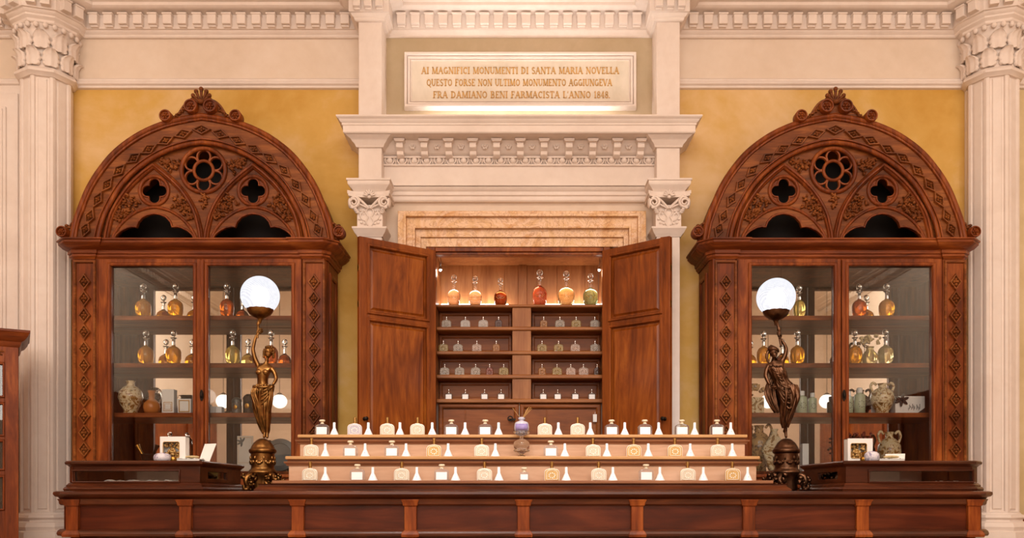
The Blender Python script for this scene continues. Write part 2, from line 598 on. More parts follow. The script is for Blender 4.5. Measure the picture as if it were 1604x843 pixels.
M['globe'] = make_globe()
M['bulb'] = glow('lamp_bulb', (1, .97, .95, 1), 4.0)
M['led'] = glow('led_light', (1, .96, .90, 1), 16.0)
M['spotbulb'] = glow('spot_bulb', (1, .95, .9, 1), 18.0)
M['floor'] = plaster('pale_stone_floor', srgb(196, 176, 150), srgb(210, 190, 164), srgb(222, 204, 180), 1.0, .3)

# ------------------------------------------------------------------ the room
YF, XS, ZT = -3.2, 5.0, 5.0
tag(MB().box(-XS - .1, XS + .1, YF - .1, 6.2, -.1, 0).build('floor', M['floor']), kind='structure')
tag(MB().box(-XS - .1, XS + .1, YF - .1, 6.2, ZT, ZT + .1).build('ceiling', M['cream']), kind='structure')
tag(MB().box(-XS - .1, -XS, YF - .1, 6.2, 0, ZT).build('wall_left', M['cream']), kind='structure')
tag(MB().box(XS, XS + .1, YF - .1, 6.2, 0, ZT).build('wall_right', M['cream']), kind='structure')
tag(MB().box(-XS, XS, YF - .1, YF, 0, ZT).build('wall_front', M['cream']), kind='structure')
# the panelled lower walls at the sides of the room
for s, nm in ((-1, 'left'), (1, 'right')):
    mb = MB()
    x = s * XS
    mb.box(min(x, x - s * .06), max(x, x - s * .06), YF, 5.2, 0, 2.3)
    for k in range(7):
        y = YF + .3 + k * 1.15
        for (z0, z1) in ((.2, 1.0), (1.15, 2.15)):
            mb.box(min(x - s * .06, x - s * .085), max(x - s * .06, x - s * .085), y, y + .95, z0, z1)
    tag(mb.build('wainscot_' + nm, M['cab']), kind='structure')

NX0, NX1, NZ0, NZ1 = PX(666, 5.27), PX(954, 5.27), .9, PZ(386, 5.2)       # the niche opening in the wall
XC0, XC1 = PX(110, YW), PX(1512, YW)                                      # yellow plaster between the two columns
mb = MB()
mb.box(XC0, NX0, YW, YW + .15, 0, 3.66).box(NX1, XC1, YW, YW + .15, 0, 3.66)
mb.box(NX0, NX1, YW, YW + .15, NZ1, 3.66).box(NX0, NX1, YW, YW + .15, 0, NZ0)
tag(mb.build('wall_back', M['yellow']), kind='structure')
tag(MB().box(-XS, XS, YW, YW + .15, 3.66, ZT).build('wall_frieze', M['cream']), kind='structure')
mb = MB().box(-XS, XC0, YW, YW + .15, 0, 3.66)
tag(mb.build('wall_corner_left', M['beige']), kind='structure')
tag(MB().box(XC1, XS, YW, YW + .15, 0, 3.66).build('wall_corner_right', M['beige']), kind='structure')

# picture rail under the frieze
railp = [(0, 3.595), (.018, 3.6), (.018, 3.612), (.03, 3.62), (.034, 3.634), (.022, 3.642), (.022, 3.652), (.012, 3.662), (0, 3.665)]
PIL0, PIL1 = PX(561.5, 5.08), PX(598, 5.08)          # the left pilaster, front plane 5.08
PIR0, PIR1 = PX(1028.5, 5.08), PX(1065, 5.08)
YP = 5.08
mb = MB().sweep(railp, [(XC0 - .0, YW), (PIL0, YW)]).sweep(railp, [(PIR1, YW), (XC1, YW)])
mb.sweep(railp, [(-XS, YW), (XC0 - .16, YW)]).sweep(railp, [(XC1 + .16, YW), (XS, YW)])
tag(mb.build('trim_1', M['white_stucco']), kind='structure')

# octagonal columns -------------------------------------------------
COLX, COLY, COLR = PX(75, 5.2), 5.2, .152


def octa(cx, cy, r, rot):
    return [(cx + r * math.cos(rot + R(22.5) + k * math.pi / 4), cy + r * math.sin(rot + R(22.5) + k * math.pi / 4)) for k in range(8)]


def column(name, label, cx, rot):
    t = thing(name, label, 'column', (cx, COLY, 0))
    z0, z1 = PZ(806, 5.05), PZ(112, 5.05)
    bm = bmesh.new()
    o = octa(0, 0, COLR, rot)
    vb = [bm.verts.new((p[0], p[1], z0)) for p in o]
    vt = [bm.verts.new((p[0], p[1], z1)) for p in o]
    side = [bm.faces.new((vb[k], vb[(k + 1) % 8], vt[(k + 1) % 8], vt[k])) for k in range(8)]
    bm.faces.new(vb[::-1]); bm.faces.new(vt)
    bmesh.ops.recalc_face_normals(bm, faces=bm.faces)
    r1 = bmesh.ops.inset_individual(bm, faces=side, thickness=.022, depth=0)
    bmesh.ops.inset_individual(bm, faces=side, thickness=.008, depth=-.010)
    bmesh.ops.inset_individual(bm, faces=side, thickness=.014, depth=0)
    bmesh.ops.inset_individual(bm, faces=side, thickness=.006, depth=.008)
    me = bpy.data.meshes.new('shaft'); bm.to_mesh(me); bm.free()
    me.materials.append(M['white_stucco'])
    ob = bpy.data.objects.new('shaft', me); COL.objects.link(ob); ob.parent = t
    cl = lambda zs: None
    oct_path = [(p[0], p[1]) for p in reversed(octa(0, 0, COLR, rot))]
    # reversed = clockwise, so the right-hand side points inward; flip by using the plain order
    path = oct_path
    def ring(prof):
        return MB().sweep(prof, octa(0, 0, COLR, rot)[::-1], closed=True)
    zb = z0
    MBb = ring([(0.02, zb - .09), (-.004, zb + .01), (-.004, zb + .01), (-.01, zb), (-.022, zb - .004), (-.028, zb - .02), (-.016, zb - .034), (-.016, zb - .042),
                (-.04, zb - .05), (-.052, zb - .075), (-.044, zb - .098), (-.062, zb - .105), (-.066, zb - .17), (-.066, zb - .5), (.02, zb - .5)])
    MBb.lathe([(COLR + .05, -1.0 + .0), (COLR + .05, zb - .45)], (0, 0, 0), 8, None, None, rot + R(22.5)) if False else None
    MBb.build('base', M['white_stucco'], t)
    pl = MB().prismz(octa(0, 0, COLR + .085, rot), 0, zb - .5)
    pl.build('pedestal', M['white_stucco'], t, 30)
    ring([(.02, z1 - .02), (-.006, z1 - .02), (-.012, z1 - .012), (-.028, z1), (-.03, z1 + .012), (-.016, z1 + .03), (-.004, z1 + .036), (.02, z1 + .036)]).build('necking', M['white_stucco'], t)
    # capital: bell with two tiers of leaves, a row of beads and an abacus
    zc0, zc1 = z1 + .034, PZ(38, 5.05)
    H = zc1 - zc0
    cap = MB()
    cap.lathe([(COLR * .98, zc0), (COLR * .96, zc0 + H * .5), (COLR * 1.02, zc0 + H * .8), (COLR * 1.14, zc1)], (0, 0, 0), 16)
    rr = random.Random(3)
    for tier in range(2):
        n = 10
        for k in range(n):
            a = 2 * math.pi * (k + .5 * tier) / n + rot
            zb_ = zc0 + H * (.02 + .40 * tier)
            rad = COLR * (1.02 + .03 * tier)
            ca, sa = math.cos(a), math.sin(a)
            Mx = Matrix.Rotation(a, 4, 'Z')
            # an acanthus leaf: lobed outline, raised midrib, tip curling outward
            LH, LW = .42 * H, 2 * math.pi * rad / n * .50
            nu, nv = 16, 9
            v, f = [], []
            for side in (0, 1):
                for iu in range(nu + 1):
                    u = iu / nu
                    lob = .80 + .20 * abs(math.sin(u * math.pi * 3.5 + .3))
                    wd = LW * (.62 + .55 * math.sin(math.pi * min(1, u * .95 + .12)) * .72) * lob * (1 if u < .85 else 1 - (u - .85) / .15 * .55)
                    for iv in range(nv + 1):
                        vv = 2 * iv / nv - 1
                        o_ = rad + .006 + .010 * (1 - abs(vv)) ** .6 + .006 * math.cos(vv * math.pi * 2.5) * .6 + .050 * max(0, u - .55) ** 1.6 * 2.2 - (.010 if side else 0)
                        zz = zb_ + LH * (u - .42 * max(0, u - .82) ** 1.3 * 2.0)
                        th = a + vv * wd / rad
                        v.append((o_ * math.cos(th), o_ * math.sin(th), zz))
            m1 = (nu + 1) * (nv + 1)
            for side in (0, 1):
                for iu in range(nu):
                    for iv in range(nv):
                        q = side * m1 + iu * (nv + 1) + iv
                        f.append((q, q + 1, q + nv + 2, q + nv + 1))
            for iu in range(nu):
                for e in (0, nv):
                    q = iu * (nv + 1) + e
                    f.append((q, q + nv + 1, q + nv + 1 + m1, q + m1))
            for iv in range(nv):
                for e in (0, nu):
                    q = e * (nv + 1) + iv
                    f.append((q, q + 1, q + 1 + m1, q + m1))
            cap.add(v, f)
    cap.build('capital', M['white_stucco'], t, 60)
    bd = MB()
    for k in range(22):
        a = 2 * math.pi * k / 22 + rot
        bd.ell((COLR * 1.17 * math.cos(a), COLR * 1.17 * math.sin(a), zc1 - .012), (.014, .016, .017), 8, 6, Matrix.Rotation(a, 4, 'Z'))
    bd.build('bead_row', M['white_stucco'], t, 60)
    ring([(.03, zc1), (-.03, zc1), (-.036, zc1 + .006), (-.036, zc1 + .02), (-.05, zc1 + .034), (-.05, zc1 + .05), (.03, zc1 + .05)]).build('abacus', M['white_stucco'], t)
    return t


column('octagonal_column', 'cream fluted column beside the arched cabinet that stands behind the gilt lamp', COLX, R(17))
column('octagonal_column', 'cream fluted column beside the arched cabinet that stands behind the dark lamp', PX(1553, 5.2), R(-17))

# stepped plaster strips beside the columns
for s, xa in ((1, PX(104, YW)), (-1, PX(1518, YW))):
    mb = MB()
    mb.box(min(xa - s * .05, xa + s * .03), max(xa - s * .05, xa + s * .03), YW - .03, YW, 0, 3.6)
    mb.box(min(xa - s * .05, xa + s * .012), max(xa - s * .05, xa + s * .012), YW - .05, YW - .03, 0, 3.6)
    mb.box(min(xa - s * .05, xa - s * .006), max(xa - s * .05, xa - s * .006), YW - .065, YW - .05, 0, 3.6)
    tag(mb.build('trim_2' if s > 0 else 'trim_3', M['white_stucco'], None, 40, .003), kind='structure')

# panelled door surround in the far-left corner of the wall
mb = MB()
for (xa, xb, yf, zt) in ((-60, 40, .02, 136), (-60, 33, .035, 150), (-60, 16, .05, 172), (-60, 12, .06, 176)):
    mb.box(PX(xa, YW), PX(xb, YW), YW - yf, YW, 0, PZ(zt, YW))
mb2 = MB()
tag(mb.build('trim_4', M['white_stucco'], None, 40, .004), kind='structure')
mb = MB().box(PX(1590, YW), PX(1660, YW), YW - .05, YW, 0, PZ(815, YW))
mb.box(PX(1586, YW), PX(1660, YW), YW - .08, YW, PZ(818, YW), PZ(812, YW))
tag(mb.build('wainscot_corner', M['cab'], None, 40, .003), kind='structure')

# ------------------------------------------------------------------ top cornice with dentils
corn = [(-.05, 3.915), (.016, 3.915), (.022, 3.922), (.022, 3.93), (.034, 3.938), (.04, 3.95), (.05, 3.953), (.05, 4.04),
        (.10, 4.045), (.115, 4.055), (.122, 4.06), (.122, 4.078), (.145, 4.088), (.15, 4.10), (.15, 4.115), (.185, 4.135), (.21, 4.16), (.21, 4.18),
        (.26, 4.22), (.28, 4.26), (.28, 4.5), (-.05, 4.5)]
lo = octa(COLX, COLY, COLR + .03, R(17)); ro = octa(PX(1553, 5.2), COLY, COLR + .03, R(-17))


def front_oct(o):
    q = sorted([p for p in o if p[1] < YW - .02], key=lambda p: p[0])
    return [(q[0][0], YW)] + q + [(q[-1][0], YW)]


path = [(-XS, YW)] + front_oct(lo) + [(PIL0, YW), (PIL0, YP), (PIL1, YP), (PIL1, YW), (PIR0, YW), (PIR0, YP), (PIR1, YP), (PIR1, YW)] + front_oct(ro) + [(XS, YW)]
cz = thing('cornice', 'cream dentilled cornice running along the top of the wall and round the columns', 'cornice', (0, 0, 0))
MB().sweep(corn, path).build('moulding', M['white_stucco'], cz, 35)
dm = MB()


def dent(a, b, y, step=.0905, w=.054):
    n = max(1, int(round((b - a) / step)))
    for k in range(n):
        x = a + (k + .5) * (b - a) / n
        # little scrolled block: body, cap and rounded foot
        dm.box(x - w / 2, x + w / 2, y - .088, y, 3.966, 4.03)
        dm.box(x - w / 2 - .004, x + w / 2 + .004, y - .094, y, 4.022, 4.034)
        dm.box(x - w / 2 + .003, x + w / 2 - .003, y - .07, y, 3.955, 3.966)


dent(lo and max(p[0] for p in lo) + .06, PIL0 - .06, YW)
dent(PIR1 + .06, min(p[0] for p in ro) - .06, YW)
dent(PIL1 + .06, PIR0 - .06, YW, .0855)
dent(PIL0 - .03, PIL1 + .03, YP, .075, .045); dent(PIR0 - .03, PIR1 + .03, YP, .075, .045)
dent(-XS, min(p[0] for p in lo) - .08, YW); dent(max(p[0] for p in ro) + .08, XS, YW)
for o in (lo, ro):
    q = front_oct(o)[1:-1]
    for i in range(len(q) - 1):
        a, b = Vector(q[i]), Vector(q[i + 1])
        d = (b - a).normalized(); nrm = Vector((d.y, -d.x))
        L_ = (b - a).length
        for f_ in ((.5,) if L_ < .08 else (.22, .78)):
            c = a + d * L_ * f_
            Mx = Matrix.Translation((c.x, c.y, 0)) @ Matrix.Rotation(math.atan2(d.y, d.x), 4, 'Z')
            dm.box(-.026, .026, -.088, .0, 3.962, 4.032, Mx)
            dm.box(-.03, .03, -.094, .0, 4.022, 4.034, Mx)
dm.build('dentil_row', M['white_stucco'], cz, 35, .003)
# the same cornice on the side walls of the room
mb = MB()
mb.sweep(corn, [(-XS, YF), (-XS, YW)]).sweep(corn, [(XS, YW), (XS, YF)])
for k in range(90):
    y = YF + .06 + k * .0925
    if y > 5.1: break
    mb.box(-XS, -XS + .088, y, y + .054, 3.955, 4.032)
    mb.box(XS - .088, XS, y, y + .054, 3.955, 4.032)
tag(mb.build('trim_5', M['cream']), kind='structure')

# ------------------------------------------------------------------ portal: pilasters, entablature, plaque, marble surround
# recess back between the pilasters
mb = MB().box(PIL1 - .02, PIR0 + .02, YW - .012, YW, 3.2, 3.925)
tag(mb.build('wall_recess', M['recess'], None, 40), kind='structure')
mb = MB().box(PIL1 + .001, NX0 - .02, YW - .05, YW, 0, 3.0).box(NX1 + .02, PIR0 - .001, YW - .05, YW, 0, 3.0)
mb.box(NX0 - .02, NX1 + .02, YW - .05, YW, NZ1 + .02, 3.0)
tag(mb.build('wall_portal', M['cream'], None, 40), kind='structure')


def pilaster(x0, x1, label):
    xc = (x0 + x1) / 2
    w = (x1 - x0) / 2
    t = thing('pilaster', label, 'pilaster', (xc, YP, 0))
    sh = MB().box(-w, w, 0, YW - YP, 0, 2.615)
    sh.build('shaft', M['white_stucco'], t, 40, .004)
    up = MB().box(-w, w, 0, YW - YP, 2.93, 3.92)
    up.build('upper_shaft', M['white_stucco'], t, 40, .004)
    d = YW - YP
    def U(prof, ww=w):
        return MB().sweep(prof, [(-ww, d), (-ww, 0), (ww, 0), (ww, d)])
    U([(-.02, 2.608), (.006, 2.608), (.010, 2.618), (.022, 2.63), (.03, 2.648), (.034, 2.652), (.034, 2.662), (-.02, 2.662)]).build('necking', M['white_stucco'], t)
    U([(-.02, 2.872), (.02, 2.872), (.028, 2.882), (.034, 2.89), (.05, 2.906), (.056, 2.914), (.056, 2.93), (.062, 2.934), (.062, 2.944), (-.02, 2.944)]).build('impost_block', M['white_stucco'], t)
    # capital
    c = MB()
    c.box(-w - .006, w + .006, -.008, d, 2.66, 2.80)
    za, zb = 2.80, 2.874
    # abacus with horns
    ab = catmull([(-.128, -.055), (-.08, -.03), (0, -.022), (.08, -.03), (.128, -.055)], 5)
    for (z0, z1, k) in ((2.842, 2.854, .96), (2.854, 2.874, 1.0)):
        poly = [(p[0] * k, p[1] * k) for p in ab] + [(.128 * k, d), (-.128 * k, d)]
        c.prismz(poly, z0, z1)
    # volutes: spirals at both corners and two stems rising from the middle
    for s in (-1, 1):
        sp = []
        for k in range(40):
            a = k / 39 * 2 * math.pi * 1.75
            r = .034 * (1 - k / 39 * .78)
            sp.append((s * (.092 + r * math.cos(a + 1.9)), -.040, 2.806 + r * math.sin(a + 1.9)))
        c.tube(sp, [.009 - .005 * k / 39 for k in range(40)], 6)
        st = catmull([(s * .004, -.022, 2.775), (s * .03, -.03, 2.80), (s * .06, -.036, 2.826), (s * .085, -.04, 2.838), (s * .108, -.042, 2.826)], 5)
        c.tube(st, .008, 6)
        st = catmull([(s * .006, -.022, 2.775), (s * .04, -.026, 2.79), (s * .066, -.032, 2.80)], 5)
        c.tube(st, .006, 6)
        # side volute curl
        c.ell((s * .118, -.02, 2.806), (.012, .03, .032), 10, 8)
        # corner leaf
        for k in range(5):
            c.ell((s * (.075 + .006 * k), -.024 - .006 * k, 2.752 + .008 * k - (.012 if k > 3 else 0)), (.014, .009, .010), 7, 5)
        # vine tendrils over the bell
        tn = catmull([(s * .012, -.012, 2.675), (s * .022, -.014, 2.70), (s * .010, -.014, 2.725), (s * .024, -.014, 2.75), (s * .014, -.016, 2.775)], 5)
        c.tube(tn, .0045, 5)
        tn = catmull([(s * .022, -.012, 2.70), (s * .045, -.014, 2.71), (s * .058, -.014, 2.735), (s * .045, -.014, 2.75), (s * .038, -.014, 2.738)], 5)
        c.tube(tn, .004, 5)
        for (lx, lz) in ((.03, 2.685), (.05, 2.69), (.062, 2.712), (.034, 2.762), (.058, 2.765)):
            c.ell((s * lx, -.012, lz), (.009, .007, .007), 7, 5)
    # palmette in the middle of the abacus
    for k in range(7):
        a = R(90 + (k - 3) * 26)
        c.ell((.024 * math.cos(a), -.034, 2.846 + .024 * math.sin(a)), (.006, .006, .016), 7, 5, Matrix.Rotation(-(a - math.pi / 2), 4, 'Y'))
    c.ell((0, -.034, 2.84), (.012, .008, .01), 8, 6)
    c.build('capital', M['white_stucco'], t, 55)
    return t


pilaster(PIL0, PIL1, 'slim cream pilaster with scrolled capital on the gilt lamp side of the open cupboard')
pilaster(PIR0, PIR1, 'slim cream pilaster with scrolled capital on the dark lamp side of the open cupboard')

ent = thing('entablature', 'cream carved entablature with a projecting cornice above the open wall cupboard', 'entablature', (0, 0, 0))
prof = [(-.06, 3.208), (.072, 3.208), (.078, 3.214), (.078, 3.25), (.084, 3.256), (.084, 3.264),
        (.094, 3.272), (.10, 3.284), (.108, 3.288), (.113, 3.294), (.113, 3.302), (-.06, 3.302)]
mb = MB().sweep(prof, [(PIL0, YW - .002), (PIL0, YP), (PIR1, YP), (PIR1, YW - .002)])
mb.box(PIL0 + .01, PIR1 - .01, YP + .02, YW, 3.208, 3.30)
bed = [(-.02, 3.150), (.012, 3.150), (.018, 3.165), (.034, 3.18), (.04, 3.19), (.05, 3.195), (.066, 3.207), (-.02, 3.2085)]
for xa, xb in ((PIL0, PIL1), (PIR0, PIR1)): mb.sweep(bed, [(xa, YW - .002), (xa, YP), (xb, YP), (xb, YW - .002)])
mb.build('cornice_shelf', M['white_stucco'], ent, 35)
# frieze and architrave between the pilasters
fy = 5.17
x0, x1 = PIL1 - .002, PIR0 + .002
MB().box(x0, x1, fy, YW, 2.955, 3.208).build('frieze', M['white_stucco'], ent)
MB().sweep([(-.01, 2.862), (.03, 2.862), (.036, 2.87), (.036, 2.892), (.046, 2.897), (.046, 2.918), (.058, 2.926), (.064, 2.94), (.052, 2.947), (-.01, 2.952)], [(x0, YW - .05), (x1, YW - .05)]).build('architrave', M['white_stucco'], ent, 35)
MB().box(x0, x1, fy - .02, fy + .01, 3.118, 3.128).box(x0, x1, fy - .014, fy + .01, 3.072, 3.082).build('fillet', M['white_stucco'], ent, 40, .002)
MB().sweep([(-.01, 3.136), (.012, 3.14), (.03, 3.155), (.04, 3.176), (.055, 3.19), (.07, 3.2065), (-.01, 3.2075)], [(x0, fy), (x1, fy)]).build('bed_moulding', M['white_stucco'], ent, 35)
br = MB()   # one carved console, copied along the row
br.prism([(-.033, 3.206), (.033, 3.206), (.033, 3.196), (.025, 3.186), (-.025, 3.186), (-.033, 3.196)], fy - .105, fy)
pz = [(fy, 3.186), (fy - .085, 3.186), (fy - .092, 3.172), (fy - .088, 3.155), (fy - .06, 3.142), (fy - .055, 3.124), (fy - .035, 3.112), (fy, 3.112)]
n = len(pz)
v = [(-.021, p[0], p[1]) for p in pz] + [(.021, p[0], p[1]) for p in pz]
br.add(v, [tuple(range(n)), tuple(range(2 * n - 1, n - 1, -1))] + [(i, (i + 1) % n, n + (i + 1) % n, n + i) for i in range(n)])
b0 = None
xs = [627, 665, 703, 741, 778, 815, 852, 891, 928, 966, 1003]
for k, px in enumerate(xs):
    if b0 is None:
        b0 = br.build('bracket', M['white_stucco'], ent, 35, .002); ob = b0
    else:
        ob = b0.copy(); COL.objects.link(ob); ob.parent = ent; KIDS.setdefault(ent.name, []).append(ob)
    ob.location = (PX(px, fy - .05), 0, 0)
# rosettes in the coffers between the brackets
rz = MB()
for k in range(10):
    x = PX((xs[k] + xs[k + 1]) / 2, fy - .05)
    for j in range(6):
        a = j * math.pi / 3
        rz.ell((x + .013 * math.cos(a), fy - .046, 3.178 + .013 * math.sin(a)), (.009, .01, .009), 7, 5)
    rz.ell((x, fy - .052, 3.178), (.008, .014, .008), 7, 5)
rz.build('coffer_rosettes', M['white_stucco'], ent, 60)
eg = MB()
n = 22
for k in range(n):
    x = x0 + (k + .5) * (x1 - x0) / n
    w_ = (x1 - x0) / n
    eg.ell((x, fy - .004, 3.103), (w_ * .27, .024, .020), 10, 8)
    eg.tube(catmull([(x - w_ * .36, fy - .012, 3.117), (x - w_ * .36, fy - .012, 3.10), (x - w_ * .2, fy - .012, 3.084), (x, fy - .012, 3.08), (x + w_ * .2, fy - .012, 3.084), (x + w_ * .36, fy - .012, 3.10), (x + w_ * .36, fy - .012, 3.117)], 3), .0045, 5)
    eg.ell((x + w_ * .5, fy - .01, 3.098), (.005, .012, .020), 7, 5)
eg.build('egg_and_dart', M['white_stucco'], ent, 60)

# marble surround of the cupboard: stepped architrave
ms = thing('marble_surround', 'honey-veined marble frame stepped around the open wall cupboard', 'door surround', (0, 0, 0))
stepsx = [(625, 634, 5.145), (634, 638, 5.135), (638, 648, 5.16), (648, 651, 5.152), (651, 659, 5.18), (659, 667, 5.195)]
top = [335, 340, 343, 352, 358, 370, 387]
cxm = 817.5
mb = MB()
tops = [(335, 340), (340, 344), (344, 358), (358, 361), (361, 373), (373, 387)]
for (a, b, yf), (ta, tb) in zip(stepsx, tops):
    xa, xb = PX(a, 5.2), PX(b, 5.2)
    ra, rb = 2 * PX(cxm, 5.2) - xa, 2 * PX(cxm, 5.2) - xb
    za, zb = PZ(ta, 5.2), PZ(tb, 5.2)
    mb.box(xa, xb, yf, YW - .04, 0.9, za)
    mb.box(rb, ra, yf, YW - .04, 0.9, za)
    mb.box(xb, rb, yf, YW - .04, zb, za)
mb.build('architrave', M['marble'], ms, 40, .002)

# inscription plaque ---------------------------------------------------
pq = thing('inscription_plaque', 'pale stone plaque with three lines of ochre lettering above the cornice shelf', 'plaque', (PX(815, 5.22), YW - .012, 0))
yq = 5.225
hw = PX(997, yq) - PX(815, yq)
z0, z1 = PZ(170, yq), PZ(83, yq)
MB().box(-hw + .02, hw - .02, -.03, 0, z0 + .02, z1 - .02).build('panel', M['plaque'], pq)
fr = MB().hframe(-hw, hw, z0, z1, .022, 0, -.055)
fr.hframe(-hw + .02, hw - .02, z0 + .02, z1 - .02, .02, -.02, -.042)
fr.hframe(-hw + .042, hw - .042, z0 + .042, z1 - .042, .006, -.028, -.036)
fr.build('frame', M['white_stucco'], pq, 30)

TH, TN = .19, .10     # thick and thin strokes


def glyph(ch):
    """returns (advance, strokes); strokes: ('l',x0,z0,x1,z1,w) or ('a',cx,cz,rx,rz,a0,a1,w)"""
    S = lambda x, z, w=.36: ('l', x - w / 2, z, x + w / 2, z, .07)
    L = lambda *a: ('l',) + a
    A = lambda *a: ('a',) + a
    G = {
        'A': (.95, [L(.1, 0, .44, 1, TN), L(.46, 1, .8, 0, TH), L(.24, .36, .66, .36, TN), S(.1, .03, .3), S(.8, .03, .34)]),
        'B': (.85, [L(.2, 0, .2, 1, TH), A(.36, .75, .3, .24, -90, 90, .13), A(.36, .26, .36, .26, -90, 90, .14), S(.2, .03, .34), S(.2, .97, .34)]),
        'C': (.85, [A(.46, .5, .36, .48, 50, 310, .15), L(.72, .72, .74, .98, .07)]),
        'D': (.95, [L(.2, 0, .2, 1, TH), A(.36, .5, .44, .47, -90, 90, .15), L(.2, .03, .4, .03, TN), L(.2, .97, .4, .97, TN), S(.16, .03, .3), S(.16, .97, .3)]),
        'E': (.78, [L(.2, 0, .2, 1, TH), L(.1, .04, .68, .04, TN), L(.1, .96, .66, .96, TN), L(.2, .52, .52, .52, TN), L(.68, .04, .68, .26, .07), L(.66, .96, .66, .76, .07)]),
        'F': (.75, [L(.2, 0, .2, 1, TH), L(.1, .96, .66, .96, TN), L(.2, .52, .52, .52, TN), L(.66, .96, .66, .74, .07), S(.2, .03, .38)]),
        'G': (.92, [A(.46, .5, .36, .48, 50, 320, .15), L(.74, .05, .74, .42, .15), S(.72, .44, .3)]),
        'I': (.45, [L(.22, 0, .22, 1, TH), S(.22, .03), S(.22, .97)]),
        'L': (.75, [L(.2, 0, .2, 1, TH), L(.1, .04, .66, .04, TN), L(.66, .04, .68, .3, .07), S(.2, .97, .38)]),
        'M': (1.15, [L(.16, 0, .2, 1, TN), L(.2, 1, .55, .05, TH), L(.55, .05, .92, 1, TN), L(.95, 0, .93, 1, TH), S(.16, .03, .28), S(.95, .03, .34), S(.16, .97, .26), S(.98, .97, .26)]),
        'N': (.98, [L(.18, 0, .18, 1, TN), L(.18, 1, .78, 0, TH), L(.8, 0, .8, 1, TN), S(.16, .03, .3), S(.14, .97, .28), S(.8, .97, .3)]),
        'O': (.95, [A(.47, .5, .38, .48, 0, 360, .14)]),
        'Q': (.95, [A(.47, .5, .38, .48, 0, 360, .14), L(.5, .1, .86, -.2, .13)]),
        'R': (.92, [L(.2, 0, .2, 1, TH), A(.38, .74, .3, .23, -90, 90, .13), L(.42, .5, .8, .03, TH), S(.2, .03, .34), S(.18, .97, .32), S(.82, .03, .24)]),
        'S': (.72, [A(.36, .74, .25, .22, 30, 270, .13), A(.36, .26, .27, .24, -150, 90, .14)]),
        'T': (.86, [L(.43, 0, .43, 1, TH), L(.06, .96, .8, .96, TN), L(.06, .96, .06, .74, .07), L(.8, .96, .8, .74, .07), S(.43, .03, .38)]),
        'U': (.95, [L(.2, .34, .2, 1, TH), A(.48, .34, .28, .32, 180, 360, .12), L(.76, .34, .76, 1, TN), S(.2, .97, .34), S(.76, .97, .3)]),
        'V': (.92, [L(.12, 1, .46, 0, TH), L(.46, 0, .8, 1, TN), S(.12, .97, .34), S(.8, .97, .28)]),
        "'": (.3, [L(.15, 1.02, .1, .78, .11)]),
        '.': (.3, [L(.12, .0, .12, .13, .14)]),
        '1': (.5, [L(.25, 0, .25, 1, .15), L(.1, .84, .25, 1, .09), S(.25, .03)]),
        '8': (.68, [A(.34, .74, .22, .23, 0, 360, .12), A(.34, .26, .26, .25, 0, 360, .13)]),
        '4': (.7, [L(.46, 0, .46, 1, .14), L(.46, 1, .08, .3, .09), L(.06, .3, .64, .3, .09), S(.46, .03, .3)]),
        ' ': (.5, []),
    }
    return G[ch]


def lettering(mb, text, xa, xb, zc, h, y):
    tot = sum(glyph(c)[0] for c in text)
    sx = (xb - xa) / tot
    pen = xa
    z0 = zc - h / 2
    dy = .0035

    def quad(ax, az, bx, bz, w):
        d = Vector((bx - ax, bz - az))
        if d.length < 1e-6: return
        d.normalize(); n_ = Vector((-d.y, d.x)) * (w / 2)
        mb.prism([(ax + n_.x, az + n_.y), (ax - n_.x, az - n_.y), (bx - n_.x, bz - n_.y), (bx + n_.x, bz + n_.y)], y - dy, y + .002)

    for c in text:
        adv, st = glyph(c)
        for s in st:
            if s[0] == 'l':
                _, ax, az, bx, bz, w = s
                quad(pen + ax * sx, z0 + az * h, pen + bx * sx, z0 + bz * h, w * h * .9)
            else:
                _, cx_, cz_, rx, rz_, a0, a1, w = s
                n_ = 12
                for k in range(n_):
                    t0, t1 = R(a0 + (a1 - a0) * k / n_), R(a0 + (a1 - a0) * (k + 1.15) / n_)
                    quad(pen + (cx_ + rx * .9 * math.cos(t0)) * sx, z0 + (cz_ + rz_ * .92 * math.sin(t0)) * h,
                         pen + (cx_ + rx * .9 * math.cos(t1)) * sx, z0 + (cz_ + rz_ * .92 * math.sin(t1)) * h, w * h * .9)
        pen += adv * sx


mb = MB()
xo = -pq.location.x
for text, a, b, yc in (("AI MAGNIFICI MONUMENTI DI SANTA MARIA NOVELLA", 660, 970, 110.5), ("QUESTO FORSE NON ULTIMO MONUMENTO AGGIUNGEVA", 668, 959, 129.3), ("FRA DAMIANO BENI FARMACISTA L'ANNO 1848.", 678, 956, 148.3)):
    lettering(mb, text, PX(a, yq) + xo, PX(b, yq) + xo, PZ(yc, yq), PS(10.5, yq), -.031)
mb.build('lettering', M['letter'], pq, 0)

# ------------------------------------------------------------------ arched display cabinets
CABX, CABY = 1.895, 4.94
SA = 261.0


def A(px, py):   # arch plane (5.01) in the cabinet's own x, z
    return ((px - 317.0) / SA, CZ + (HY - py) / SA)


def B(px, py):   # body front plane
    return ((px - 310.0) * CABY / F, CZ + (HY - py) * CABY / F)


def mir(pts): return [(-x, z) for x, z in pts]


